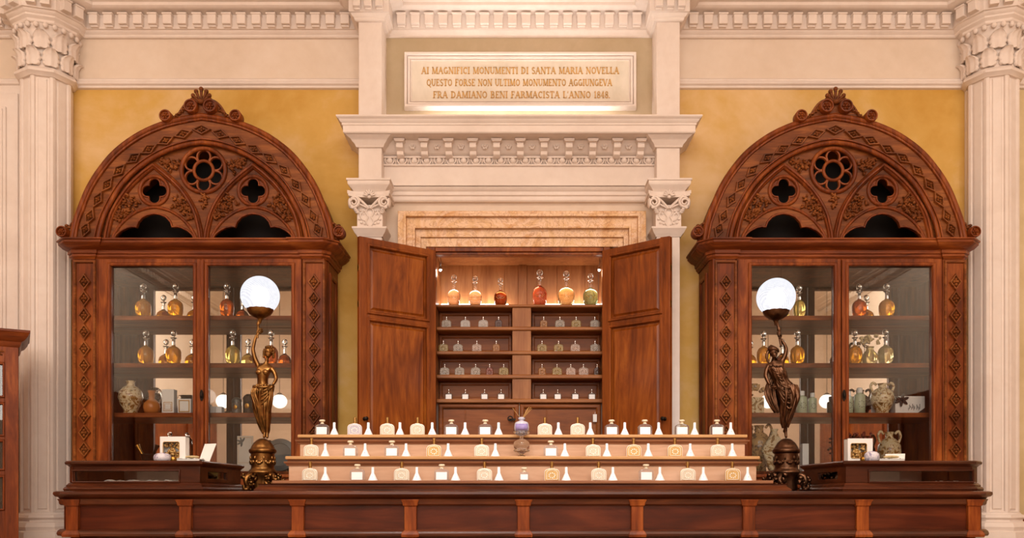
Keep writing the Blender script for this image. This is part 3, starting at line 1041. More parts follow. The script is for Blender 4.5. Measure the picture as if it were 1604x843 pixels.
def make_cabinet(label):
    t = thing('display_cabinet', label, 'cabinet', (-CABX, CABY, 0))
    hw, dep = .757, YW - CABY - .003
    ztop = B(0, 405)[1]
    gx0, gx1, gx2, gx3 = B(174, 0)[0], B(302, 0)[0], B(326, 0)[0], B(456, 0)[0]
    gz0, gz1 = 1.16, B(0, 416.5)[1]
    px0, px1 = B(150, 0)[0], B(472, 0)[0]      # where doors meet the pilasters
    zs0 = 1.08
    # carcass
    c = MB()
    for s in (-1, 1):
        x0 = s * hw
        c.box(min(x0, x0 - s * .03), max(x0, x0 - s * .03), .05, dep, .0, ztop)
        # canted corner post
        w_ = .022
        c.prismz([(s * hw, .05), (s * (hw - .03), .05), (s * (hw - .03), .012), (s * (hw - .012), .012)], 0, ztop)
    c.box(-hw + .03, hw - .03, .02, dep, ztop - .03, ztop)
    c.box(-hw + .03, hw - .03, .02, dep, zs0 + .06, zs0 + .10)
    c.box(-hw + .03, hw - .03, .03, dep, 0, zs0 + .06)
    c.box(-hw + .03, hw - .03, dep - .02, dep, zs0, ztop)
    c.build('carcass', M['cab'], t, 40, .003)
    # raised panel on the visible side
    sp = MB()
    for s in (-1, 1):
        x = s * hw
        n0 = len(sp.v)
        sp.hframe(.09, dep - .05, 1.15, ztop - .06, .03, 0, -.012)
        for i in range(n0, len(sp.v)):
            p = sp.v[i]
            sp.v[i] = Vector((x - s * p.y, p.x, p.z)) if True else p
    sp.build('side_panel', M['cab'], t)
    # mirror back and shelves
    MB().box(-hw + .031, hw - .031, dep - .026, dep - .021, zs0 + .10, ztop - .031).build('mirror_back', M['mirror'], t)
    for py in (497.5, 572, 650):
        z = CZ + (HY - py) / 261.6
        MB().box(-hw + .031, hw - .031, .07, dep - .03, z - .014, z + .014).build('shelf', M['cabx'], t, 40, .003)
    # pilasters with a chain of carved diamonds
    for s in (-1, 1):
        xa, xb = (-hw + .012, px0 - .004) if s < 0 else (px1 + .004, hw - .012)
        p = MB().box(xa, xb, 0, .05, 0, ztop)
        pl = p.build('pilaster', M['cab'], t, 40, .003)
        xc = B(133, 0)[0] if s < 0 else B(492, 0)[0]
        d = MB().hframe(xc - .066, xc + .066, 1.12, ztop - .012, .016, 0, -.012)
        zz = B(0, 424)[1]
        step = 26.2 * CABY / F
        for k in range(15):
            z = zz - .02 - (k + .5) * step
            if z < 1.15: break
            diamond(d, xc, z, .036, step * .5, 0)
        o = d.build('diamond_carving', M['carve'], pl, 30)
    # doors
    for k, (a, b, ga, gb) in enumerate(((px0, B(313.5, 0)[0], gx0, gx1), (B(314.5, 0)[0], px1, gx2, gx3))):
        m = MB()
        m.box(a, ga, .0, .03, zs0, ztop - .003).box(gb, b, .0, .03, zs0, ztop - .003)
        m.box(ga, gb, .0, .03, gz1, ztop - .003).box(ga, gb, .0, .03, zs0, gz0)
        m.hframe(ga - .022, gb + .022, gz0 - .022, gz1 + .018, .02, .0, -.012)
        m.box(a + .006, a + .012, -.006, .0, zs0, ztop - .01) if k == 0 else m.box(a, a + .02, -.012, 0, zs0, ztop - .01)
        dr = m.build('door', M['cab'], t, 35, .002)
        MB().box(ga - .004, gb + .004, .014, .018, gz0 - .004, gz1 + .004).build('glass_pane', M['pane'], dr, 0)
        if k == 0:
            kx, kz = B(317, 620)
            e = MB().prism([(kx + .011 * math.cos(q) * (1 if abs(math.sin(q)) < .8 else .7), kz + .034 * math.sin(q)) for q in [i * math.pi / 8 for i in range(16)]], -.018, -.01)
            e.lathe([(.004, -.014), (.006, -.008), (.006, .008), (.004, .014)], (kx, -.022, kz), 8)
            e.build('keyhole_plate', M['iron'], dr)
    # entablature cornice
    pz = lambda py, o: CZ + (HY - py) * (CABY - o) / F
    prof = [(-.05, ztop - .004), (.006, ztop - .004), (.010, ztop + .004), (.018, ztop + .010), (.018, ztop + .022), (.026, ztop + .026), (.026, ztop + .044),
            (.034, ztop + .05), (.05, ztop + .056), (.066, ztop + .072), (.072, ztop + .078), (.072, ztop + .09), (.08, ztop + .094), (.08, ztop + .102), (-.05, ztop + .102)]
    path = [(-hw, dep), (-hw, .03), (-hw + .03, 0), (px0 - .01, 0), (px0 - .01, .012), (px1 + .01, .012), (px1 + .01, 0), (hw - .03, 0), (hw, .03), (hw, dep)]
    mb = MB().sweep(prof, path)
    mb.box(-hw + .02, hw - .02, .02, dep, ztop - .002, ztop + .10)
    mb.build('cornice', M['cabx'], t, 35)
    zc = ztop + .102
    # pointed arch pediment ------------------------------------------------
    outer_h = [(-204, 0), (-199, 24), (-191, 47), (-178, 78), (-160, 107), (-135, 136), (-101, 161), (-64, 178), (-27, 187.5), (0, 192)]
    inner_h = [(-163, 0), (-158, 22), (-148, 47), (-126, 84), (-98, 111.5), (-64, 133), (-27, 146), (0, 150)]
    oc = [A(317 + p[0], 374 - p[1]) for p in [tuple(q) for q in catmull(outer_h, 5)]]
    ic = [A(317 + p[0], 374 - p[1]) for p in [tuple(q) for q in catmull(inner_h, 5)]]
    full = lambda h: h + [(-x, z) for x, z in h[-2::-1]]
    of, inf = full(oc), full(ic)
    zb = zc - .002
    out_poly = [(of[0][0], zb)] + of + [(of[-1][0], zb)]
    in_poly = [(inf[0][0], zb)] + inf + [(inf[-1][0], zb)]
    # arched band, running back to the wall
    band = MB()
    b1 = [(of[0][0], zb)] + of + [(of[-1][0], zb)] + [(inf[-1][0], zb)] + inf[::-1] + [(inf[0][0], zb)]
    band.plate(b1, [], .065, dep)
    band.build('arch_band', M['carve'], t, 35)
    mo = MB()
    mo.tube([(x, .066, z) for x, z in [(of[0][0], zb)] + of + [(of[-1][0], zb)]], .017, 8)
    sc = lambda pts, k: [(x * k, zb + (z - zb) * k) for x, z in pts]
    o2 = sc(of, .972)
    mo.tube([(x, .062, z) for x, z in [(o2[0][0], zb)] + o2 + [(o2[-1][0], zb)]], .009, 6)
    mo.tube([(x, .064, z) for x, z in [(inf[0][0], zb)] + inf + [(inf[-1][0], zb)]], .014, 8)
    i2 = sc(inf, 1.035)
    mo.tube([(x, .062, z) for x, z in [(i2[0][0], zb)] + i2 + [(i2[-1][0], zb)]], .006, 6)
    mo.build('arch_moulding', M['cab'], t, 60)
    # diamonds along the band
    dm_h = [(135.5, 361), (142.6, 341), (155, 314), (169.7, 291), (188, 269), (211, 249.6), (234.7, 235.7), (261, 222), (288, 211.7), (317, 204.8)]
    pts = [A(*p) for p in dm_h]
    pts = pts + [(-x, z) for x, z in pts[-2::-1]]
    dd = MB()
    for i, p in enumerate(pts):
        q0 = pts[max(0, i - 1)]; q1 = pts[min(len(pts) - 1, i + 1)]
        ang = math.atan2(q1[1] - q0[1], q1[0] - q0[0])
        diamond(dd, p[0], p[1], .030, .057, .064, ang - math.pi / 2)
    dd.build('diamond_carving', M['carve'], t, 30)
    # tympanum plate with the openings cut through
    tre_px = [(176, 378), (176, 373), (180, 366), (187, 360), (197, 355), (205, 353.5), (211, 354.5), (214, 346), (221, 338.5), (230, 334.5), (240, 333)]
    lt = [A(*p) for p in tre_px]
    axis = A(239.5, 0)[0]
    lt = lt + [(2 * axis - x, z) for x, z in lt[-2::-1]]
    rt = [(-x, z) for x, z in lt][::-1]
    circ = lambda c, r, n=32: [(c[0] + r * math.cos(2 * math.pi * k / n), c[1] + r * math.sin(2 * math.pi * k / n)) for k in range(n)]
    qc = A(239.4, 297.4); rc = A(317, 265.6)
    qr, rr = 21 / SA, 33 / SA
    qc2 = (-qc[0], qc[1])
    shr = lambda pts, k: [(x * k, zb + (z - zb) * k) for x, z in pts]
    tp = [(inf[0][0], zb - .02)] + inf + [(inf[-1][0], zb - .02)]
    ty = MB().plate(tp, [lt, rt, circ(qc, qr), circ(qc2, qr), circ(rc, rr)], .088, .115)
    ty.build('tympanum', M['carve'], t, 35)
    # ribs of the two inner pointed arches
    rb = MB()
    left = [(164, 376), (167, 358), (175.6, 330), (197, 296.5), (218.7, 274), (238.8, 258)]
    right = [(313.5, 376), (311, 358), (303, 330), (287, 302.6), (266, 280), (238.8, 258)]
    for h in (left, right):
        for s in (1, -1):
            c_ = catmull([(s * A(*p)[0], .086, A(*p)[1]) for p in h], 5)
            rb.tube(c_, .019, 8)
            c3 = [Vector((p.x, .070, p.z)) for p in c_]
            rb.tube(c3, .009, 6)
    rb.build('rib', M['cab'], t, 60)
    # trefoil mouldings
    tf = MB()
    hood = [(173, 376), (178, 363), (190, 347), (206, 334), (222, 326.5), (239.5, 323.5)]
    h2 = [A(*p) for p in hood]
    for s in (1, -1):
        cc = h2 + [(2 * axis - x, z) for x, z in h2[-2::-1]]
        tf.tube(catmull([(s * x, .088, z) for x, z in cc], 4), .010, 7)
        tf.tube([(s * x, .088, z) for x, z in lt], .007, 6)
    tf.build('trefoil_moulding', M['cab'], t, 60)
    # quatrefoil windows
    def foil(c, n, d, q, rot, N=72, lim=None):
        out = []
        for k in range(N):
            a = 2 * math.pi * k / N
            best = 0
            for j in range(n):
                ph = a - (rot + 2 * math.pi * j / n)
                ph = (ph + math.pi) % (2 * math.pi) - math.pi
                if abs(ph) > math.pi / 2: continue
                disc = q * q - d * d * math.sin(ph) ** 2
                if disc > 0: best = max(best, d * math.cos(ph) + math.sqrt(disc))
            out.append((c[0] + best * math.cos(a), c[1] + best * math.sin(a)))
        return out
    for c in (qc, qc2):
        m = MB()
        fo = foil(c, 4, .042, .035, math.pi / 2)
        m.plate(circ(c, qr + .003), [fo], .092, .108)
        m.tube([(x, .091, z) for x, z in fo], .0055, 6, closed=True)
        m.ring((c[0], .086, c[1]), qr + .006, .011, 36, 8)
        m.build('quatrefoil', M['cab'], t, 50)
    m = MB()
    petals = []
    lob = []
    for j in range(6):
        a0 = math.pi / 2 + j * math.pi / 3
        pt = []
        d_, q_ = .084, .0395
        for k in range(20):
            b = -R(140) + R(280) * k / 19
            pt.append((rc[0] + d_ * math.cos(a0) + q_ * math.cos(a0 + b), rc[1] + d_ * math.sin(a0) + q_ * math.sin(a0 + b)))
        petals.append(pt)
    hole = circ(rc, .052)
    for pt in petals: m.tube([(x, .096, z) for x, z in pt], .0075, 6, flat=1.6)
    m.ring((rc[0], .088, rc[1]), .058, .010, 36, 8)
    m.ring((rc[0], .084, rc[1]), rr + .006, .013, 44, 8)
    m.build('rose_window', M['cab'], t, 50)
    # near-black sheet painting in the hollow's shade behind the pierced work
    MB().plate(shr(in_poly, .99), [], dep - .02, dep - .01).build('pediment_shade', M['hollow_shade'], t, 0)
    # leaf carving in the spandrels
    r2 = random.Random(11)
    for (pa, pb, wa, wb, n) in (((181, 344), (209, 308), 5, 15, 60), ((299, 342), (272, 308), 5, 15, 60), ((250, 250), (278, 262), 3, 14, 44), (None, None, 0, 0, 0)):
        if pa is None: continue
        for s in (1, -1):
            lf = MB()
            for k in range(n):
                u, v_ = r2.random(), r2.uniform(-1, 1)
                wd = wa + (wb - wa) * u
                dx, dz = pb[0] - pa[0], pb[1] - pa[1]
                L_ = math.hypot(dx, dz)
                x_, z_ = A(pa[0] + dx * u - dz / L_ * wd * v_, pa[1] + dz * u + dx / L_ * wd * v_)
                sz = r2.uniform(.010, .016)
                lf.ell((s * x_, .086 - .006 * r2.random(), z_), (sz, .015, sz * .5), 7, 5, Matrix.Rotation(s * r2.uniform(0, 3.14), 4, 'Y'))
            for k in range(12):
                u = k / 11
                x_, z_ = A(pa[0] + (pb[0] - pa[0]) * u + 2 * math.sin(k), pa[1] + (pb[1] - pa[1]) * u)
                lf.ell((s * x_, .080, z_), (.007, .010, .007), 7, 5)
            lf.build('leaf_carving', M['carve'], t, 60)
    lf = MB()
    for k in range(22):
        z_ = 303 + k * 1.0
        wd = max(.8, (326 - z_) * .45)
        x_, zz_ = A(317 + r2.uniform(-wd, wd), z_)
        lf.ell((x_, .084, zz_), (.014, .014, .007), 7, 5, Matrix.Rotation(r2.uniform(0, 3), 4, 'Y'))
    lf.build('leaf_carving', M['carve'], t, 60)
    # crest on top of the arch
    cr = MB()
    ch = [(-50, 184), (-44, 187), (-37, 194), (-29, 206), (-20, 214), (-8, 217), (0, 217)]
    hh = [A(317 + p[0], 374 - p[1]) for p in [tuple(q) for q in catmull(ch, 4)]]
    hump = hh + [(-x, z) for x, z in hh[-2::-1]]
    # close along the arch top
    base = [p for p in of if abs(p[0]) < 50 / SA]
    cr.plate(hump + [(x, z - .01) for x, z in base[::-1]], [], .06, .12)
    cr.tube([(x, .06, z) for x, z in hump], .007, 6)
    for s in (-1, 1):
        for k in range(7):
            x_, z_ = A(317 + s * (24 + k * 3.0), 374 - (203 - k * 2.4))
            cr.ell((x_, .056, z_), (.014, .012, .007), 7, 5, Matrix.Rotation(s * .8 + k, 4, 'Y'))
    cr.build('crest', M['carve'], t, 45)
    pal = MB()
    bx, bz = A(317, 163)
    for k in range(7):
        a = R(90 + (k - 3) * 25)
        L_ = .078 - .008 * abs(k - 3)
        cv = catmull([(bx, .055, bz), (bx + L_ * .5 * math.cos(a + .16 * (k - 3) * .4), .050, bz + L_ * .5 * math.sin(a)), (bx + L_ * math.cos(a), .05, bz + L_ * math.sin(a))], 4)
        pal.tube(cv, [.006 + .0006 * i for i in range(len(cv))], 7)
        pal.ell((bx + L_ * 1.02 * math.cos(a), .05, bz + L_ * 1.02 * math.sin(a)), (.0135, .014, .0135), 10, 8)
    for s in (-1, 1):
        pal.ring((bx + s * .032, .05, bz + .008), .014, .006, 18, 6)
    pal.ell((bx, .045, bz), (.022, .02, .014), 8, 6)
    pal.build('palmette', M['carve'], t, 60)
    for (px, py, r_) in ((302, 170.5, 10.8), (332, 170.5, 10.8), (262.5, 185.5, 9.5), (371.5, 185.5, 9.5), (101.6, 366, 9), (532.4, 366, 9)):
        x_, z_ = A(px, py)
        g = MB()
        rr_ = r_ / SA
        Mx = Matrix.Translation((x_, .06, z_)) @ Matrix.Rotation(R(90), 4, 'X')
        g.lathe([(rr_ * .95, -.03), (rr_, -.02), (rr_, .03), (rr_ * .9, .036), (rr_ * .76, .036), (rr_ * .7, .024), (.001, .024)], (0, 0, 0), 24, None, Mx)
        for j in range(6):
            a = j * math.pi / 3
            g.ell((x_ + rr_ * .36 * math.cos(a), .034, z_ + rr_ * .36 * math.sin(a)), (rr_ * .24, .009, rr_ * .17), 7, 5, Matrix.Rotation(-a, 4, 'Y'))
        g.ell((x_, .030, z_), (rr_ * .2, .01, rr_ * .2), 8, 6)
        g.build('rosette', M['cab'], t, 40)
    # leafy scrolls climbing beside the arch feet
    for s in (-1, 1):
        g = MB()
        c_ = catmull([(s * .80, .08, zb + .03), (s * .835, .08, zb + .065), (s * .81, .08, zb + .105), (s * .785, .08, zb + .13), (s * .78, .08, zb + .095)], 5)
        g.tube(c_, [.011] * 10 + [.008] * (len(c_) - 10), 6)
        for k in range(9):
            g.ell((s * (.80 + .02 * math.sin(k * 2.1)), .075, zb + .04 + k * .011), (.013, .016, .010), 7, 5)
        g.build('scroll_leaf', M['carve'], t, 60)
    return t


def diamond(mb, x, z, hx, hz, y, ang=0.0):
    """carved lozenge: raised edge, sunk field, flower in the middle"""
    Mx = Matrix.Translation((x, y, z)) @ Matrix.Rotation(-ang, 4, 'Y')
    rings = [(1.06, .002), (.96, -.016), (.76, -.016), (.64, -.002), (.01, -.002)]
    v = []
    for k, yy in rings:
        v += [(hx * k, yy, 0), (0, yy, hz * k), (-hx * k, yy, 0), (0, yy, -hz * k)]
    f = []
    for i in range(len(rings) - 1):
        for k in range(4):
            f.append((i * 4 + k, i * 4 + (k + 1) % 4, (i + 1) * 4 + (k + 1) % 4, (i + 1) * 4 + k))
    mb.add(v, f, Mx)
    for j in range(4):
        a = j * math.pi / 2
        mb.ell((hx * .26 * math.cos(a), -.006, hx * .34 * math.sin(a)), (hx * .2, .007, hx * .2), 6, 4, None) if False else \
            mb.add(*ell_vf((hx * .28 * math.cos(a), -.008, hx * .40 * math.sin(a)), (hx * .24, .013, hx * .28)), Mx)
    mb.add(*ell_vf((0, -.016, 0), (hx * .18, .008, hx * .18)), Mx)


def ell_vf(c, r):
    t = MB().ell(c, r, 6, 4)
    return t.v, t.f


cab_l = make_cabinet('arched walnut display cabinet with glazed doors, standing behind the gilt figure lamp')
cab_r = dup(cab_l, (CABX, CABY, 0), 'arched walnut display cabinet with glazed doors, standing behind the dark robed figure lamp')

# ------------------------------------------------------------------ open wall cupboard
nc = thing('wall_cupboard', 'built-in oak wall cupboard standing open, its shelves lined with small bottles', 'cupboard', (0, 0, 0))
YS = 5.30                       # shelf fronts
xl, xr = PX(684, YS), PX(944, YS)
fx0, fx1 = PX(668, 5.2), PX(956, 5.2)
zt = PZ(399, 5.24)
mb = MB()
mb.box(fx0, PX(682, 5.22), 5.2, 5.30, .9, PZ(387, 5.2)).box(PX(945, 5.22), fx1, 5.2, 5.30, .9, PZ(387, 5.2))
mb.build('jamb', M['leafframe'], nc, 40, .003)
mb = MB().box(PX(682, 5.22) + .0005, PX(945, 5.22) - .0005, 5.2, 5.26, PZ(394, 5.2), PZ(387.5, 5.2)).box(PX(682, 5.22) + .0005, PX(945, 5.22) - .0005, 5.215, 5.28, PZ(399, 5.215), PZ(394, 5.2))
mb.build('lintel', M['leaf'], nc, 40, .003)
YB = 5.56
mb = MB().box(xl - .02, xl, YS, YB, .9, zt + .05).box(xr, xr + .02, YS, YB, .9, zt + .05)
mb.box(xl, xr, YS - .02, YB, zt + .02, zt + .05)
mb.build('side_wall', M['niche'], nc, 40, .002)
shz = [(477, 481.8), (512, 518), (550, 556), (587, 593.5), (625, 631.5)]
Zs = [(PZ(a, YS), PZ(b, YS)) for a, b in shz]
# backs: tall boarded back above, close dark backs below
dx0, dx1 = PX(802.5, YS), PX(832, YS)
bk = MB()
bw = [(xl, PX(740, YB)), (PX(740.5, YB), PX(790, YB)), (PX(790.5, YB), PX(812, YB)), (PX(825, YB), PX(872, YB)), (PX(872.5, YB), PX(916, YB)), (PX(916.5, YB), xr)]
for a, b in bw: bk.box(a + .001, b - .001, YB, YB + .02, Zs[0][1], zt + .04)
bk.box(xl, xr, YB + .004, YB + .02, Zs[0][1], zt + .04)
bk.box(PX(812, YB), PX(825, YB), YB - .02, YB + .02, Zs[0][1], zt + .04)
bk.build('back_board', M['niche'], nc, 40, .002)
for k in range(4):
    for a, b in ((xl, dx0), (dx1, xr)):
        m = MB().box(a, b, YS + .13, YS + .15, Zs[k + 1][0], Zs[k][1])
        z0, z1 = Zs[k + 1][0], Zs[k][1]
        m.hframe(a + .004, b - .004, z0 + .004, z1 - .004, .022, YS + .13, YS + .118)
        m.build('recess_panel', M['niched'], nc, 40)
for k, (a, b) in enumerate(Zs):
    m = MB().box(xl, xr, YS, YB if k == 0 else YS + .15, b, a)
    m.box(xl, xr, YS - .006, YS + .0, b + .003, a - .003)
    m.build('shelf', M['nichex'], nc, 40, .003)
m = MB()
for k in range(4): m.box(dx0, dx1, YS + .006, YS + .13, Zs[k + 1][0], Zs[k][1])
m.build('divider', M['niche'], nc, 40, .002)
# lower pair of panel doors
z1 = Zs[4][1]
for a, b in ((PX(686, YS), PX(813, YS)), (PX(814, YS), PX(942, YS))):
    m = MB()
    m.box(a, b, YS + .03, YS + .045, .95, z1)
    m.hframe(a, b, .95, z1 - .002, .032, YS + .03, YS + .012)
    m.box((a * 2 + b) / 3 - .004, (a * 2 + b) / 3 + .004, YS + .024, YS + .03, .99, z1 - .04)
    d = m.build('lower_door', M['niched'], nc, 35, .002)
# key in its lock
kx, kz = PX(800, YS), PZ(657, YS)
m = MB()
m.tube([(kx, YS + .012, kz), (kx - .002, YS - .035, kz)], .004, 8)
m.ring((kx - .003, YS - .05, kz), .014, .004, 20, 6)
m.box(kx - .012, kx + .03, YS + .006, YS + .012, kz - .006, kz + .006)
tag(m.build('key', M['iron'], None, 50), 'dark iron key in the lock of the lower cupboard door', 'key')

m = MB().box(PX(929, YS), PX(935, YS), YS + .004, YS + .007, PZ(661, YS), PZ(649, YS)).tube([(PX(932, YS), YS + .006, PZ(649, YS)), (PX(932.5, YS), YS + .008, PZ(645, YS))], .0012, 5)
tag(m.build('paper_tag', M['white'], None, 40), 'small white paper tag hanging on the lower cupboard door, dark lamp side', 'tag')

# the two open leaves
HYP = 5.2


def leaf(s, label):
    hx = PX(683, HYP) if s < 0 else PX(943, HYP)
    ox = PX(563, 4.905) if s < 0 else PX(1049, 4.905)
    h = Vector((hx, HYP)); o = Vector((ox, 4.905))
    d = o - h
    L_ = d.length
    ang = math.atan2(d.y, d.x)
    t = thing('cupboard_door', label, 'door', (hx, HYP, 0))
    t.rotation_euler = (0, 0, ang if s > 0 else ang - math.pi)
    # local: leaf runs along +x (s>0) or -x (s<0) from the hinge; the front seen by the room faces -y
    X0, X1 = (0, L_) if s > 0 else (-L_, 0)
    z0, z1 = .95, PZ(392.5, HYP)
    th = .032
    Y0, Y1 = 0, th
    st = .058
    m = MB()
    m.box(X0, X0 + st, Y0, Y1, z0, z1).box(X1 - st, X1, Y0, Y1, z0, z1)
    zr = PZ(509, HYP)
    m.box(X0 + st, X1 - st, Y0, Y1, z1 - .045, z1).box(X0 + st, X1 - st, Y0, Y1, zr - .022, zr + .022).box(X0 + st, X1 - st, Y0, Y1, z0, z0 + .06)
    m.build('frame', M['leafframe'], t, 40, .003)
    for (a, b) in ((zr + .022, z1 - .045), (z0 + .06, zr - .022)):
        p = MB().box(X0 + st - .005, X1 - st + .005, Y0 + .012, Y1 - .008, a - .004, b + .004)
        p.frustum(X0 + st + .018, X1 - st - .018, a + .02, b - .02, Y0 + .012, .012, Y0 + .004)
        po = p.build('panel', M['leaf'], t, 30)
        MB().hframe(X0 + st - .012, X1 - st + .012, a - .012, b + .012, .02, Y0 + .006, Y0 - .010).build('panel_moulding', M['leafframe'], po, 30)
    e = X0 if s < 0 else X1
    g = MB()
    for zz in (z0 + .35, zr + .05, z1 - .2):
        g.box(e - .002, e + .002, .006, th - .008, zz, zz + .035)
    g.build('edge_plate', M['brass'], t)
    g = MB()
    kz_ = PZ(657, 4.95)
    ex = e - s * .03
    g.lathe([(.010, 0), (.012, .004), (.006, .01), (.005, .02), (.012, .028), (.012, .036), (.004, .04)], (0, 0, 0), 12, None, Matrix.Translation((ex, 0, kz_)) @ Matrix.Rotation(R(90), 4, 'X'))
    g.build('latch_knob', M['iron'], t)
    return t


leaf(-1, 'open mahogany cupboard door with two figured panels, on the gilt lamp side')
leaf(1, 'open mahogany cupboard door with two figured panels, on the dark lamp side')

# light strips at the back of the top shelf, and two small spots
for a, b, sd in ((690, 797, 'gilt'), (848, 940, 'dark')):
    ya = 5.47
    t = thing('light_strip', f'bright light strip behind the decanters on the {sd} lamp side of the cupboard', 'light strip', (PX((a + b) / 2, ya), ya, Zs[0][0]), 'light strips on the top shelf')
    hw_ = PS(b - a, ya) / 2
    MB().box(-hw_, hw_, -.004, .010, 0, .030).build('holder', M['nichex'], t, 40, .002)
    MB().box(-hw_ + .004, hw_ - .004, .010, .030, 0.001, .044).build('diffuser', M['led'], t, 0)
for px, py, sd in ((690, 422, 'gilt'), (938.5, 422, 'dark')):
    ya = 5.36
    zt_ = zt + .02
    p = P(px, py, ya)
    t = thing('spotlight', f'tiny hanging spotlight in the upper corner of the cupboard, {sd} lamp side', 'spotlight', (p.x, ya, p.z), 'cupboard spotlights')
    MB().tube([(0, 0, .014), (.004, 0, .04), (0, 0, zt_ - p.z)], .0035, 6).build('stem', M['silver'], t)
    MB().lathe([(.006, .02), (.010, .012), (.012, -.002), (.010, -.003)], (0, 0, 0), 14).build('shade', M['silver'], t)
    MB().ell((0, 0, -.004), (.009, .009, .008), 12, 8).build('bulb', M['spotbulb'], t)
    L_ = bpy.data.lights.new('spot_point', 'POINT'); L_.energy = .12; L_.color = (1, .9, .78); L_.shadow_soft_size = .02
    lo_ = bpy.data.objects.new('spotlight_lamp', L_); COL.objects.link(lo_); lo_.location = (0, 0, -.03); lo_.parent = t

# ------------------------------------------------------------------ shop counter
CT = 1.056                                  # counter top
YC = 3.74
ct = thing('shop_counter', 'long dark mahogany counter with moulded edge and panelled front', 'counter', (0.02, YC, 0))
xw, cd = 2.045, .80                         # half width at the front, depth
ch = .055
plan = lambda e, yf=0.0: [(-xw - ch - e, cd), (-xw - ch - e, ch + yf), (-xw - e * .4, yf - e), (xw + e * .4, yf - e), (xw + ch + e, ch + yf), (xw + ch + e, cd)]
path = [(-xw - ch, cd), (-xw - ch, ch), (-xw, 0), (xw, 0), (xw + ch, ch), (xw + ch, cd)]
zt1 = PZ(787, YC)      # underside of the top moulding
top = [(-.1, CT - .036), (.004, CT - .036), (.010, CT - .028), (.022, CT - .024), (.03, CT - .014), (.028, CT - .004), (.018, CT), (-.1, CT)]
mb = MB().sweep(top, path)
mb.prismz([(-xw - ch, cd), (-xw - ch, ch), (-xw, 0), (xw, 0), (xw + ch, ch), (xw + ch, cd)], CT - .034, CT - .001)
mb.build('top', M['counter'], ct, 35)
zf0, zf1 = PZ(838, YC), CT - .036
mb = MB().prismz([(-xw - ch + .012, cd), (-xw - ch + .012, ch + .006), (-xw + .006, .014), (xw - .006, .014), (xw + ch - .012, ch + .006), (xw + ch - .012, cd)], zf0 - .0, zf1)
mb.build('frieze', M['counterp'], ct, 35)
rail1 = [(-.03, zf1 - .028), (.0, zf1 - .028), (.006, zf1 - .022), (.008, zf1 - .010), (.014, zf1), (-.03, zf1)]
rail0 = [(-.03, zf0 - .006), (.012, zf0 - .006), (.016, zf0 + .004), (.012, zf0 + .016), (.002, zf0 + .024), (-.03, zf0 + .026)]
MB().sweep(rail1, path).build('upper_rail', M['counter'], ct, 35)
MB().sweep(rail0, path).build('lower_rail', M['counter'], ct, 35)
for px in (113.5, 290.5, 466.5, 643, 820, 998, 1173, 1351, 1525.5):
    x = PX(px, YC) - .02
    w = .027
    m = MB()
    z0, z1 = zf0 - .01, zf1
    m.box(x - w, x + w, -.006, .02, z0, z1)
    m.sweep([(-.02, z1 - .034), (0, z1 - .034), (.006, z1 - .028), (.008, z1 - .016), (.014, z1 - .002), (-.02, z1)], [(x - w, .02), (x - w, -.006), (x + w, -.006), (x + w, .02)])
    m.sweep([(-.02, z0), (.012, z0), (.014, z0 + .012), (.008, z0 + .024), (.002, z0 + .03), (-.02, z0 + .032)], [(x - w, .02), (x - w, -.006), (x + w, -.006), (x + w, .02)])
    po = m.build('post', M['cab'], ct, 35, .002)
    lg = MB().lathe([(.020, zf0 - .01), (.024, zf0 - .02), (.018, zf0 - .03), (.020, zf0 - .06), (.024, .5), (.020, .2), (.028, .16), (.028, .1), (.018, .08), (.03, .0)][::-1], (x, .03, 0), 16)
    lg.build('leg', M['cab'], ct, 50)
m = MB().box(-xw, xw, .10, cd, 0.05, zf0 - .002)
for k in range(8):
    a = PX(113.5 + 177 * k, YC) - .02
    m.frustum(a + .06, a + .44, .15, zf0 - .06, .10, .02, .085)
m.build('lower_panel', M['counterp'], ct, 35)

# ------------------------------------------------------------------ glazed counter cases at both ends


M['lining'] = plain('reflection_mauve', srgb(206, 184, 174), .8, 0, .2, 9, .1)  # added lining; its pale mauve stands in for reflections in the case glass


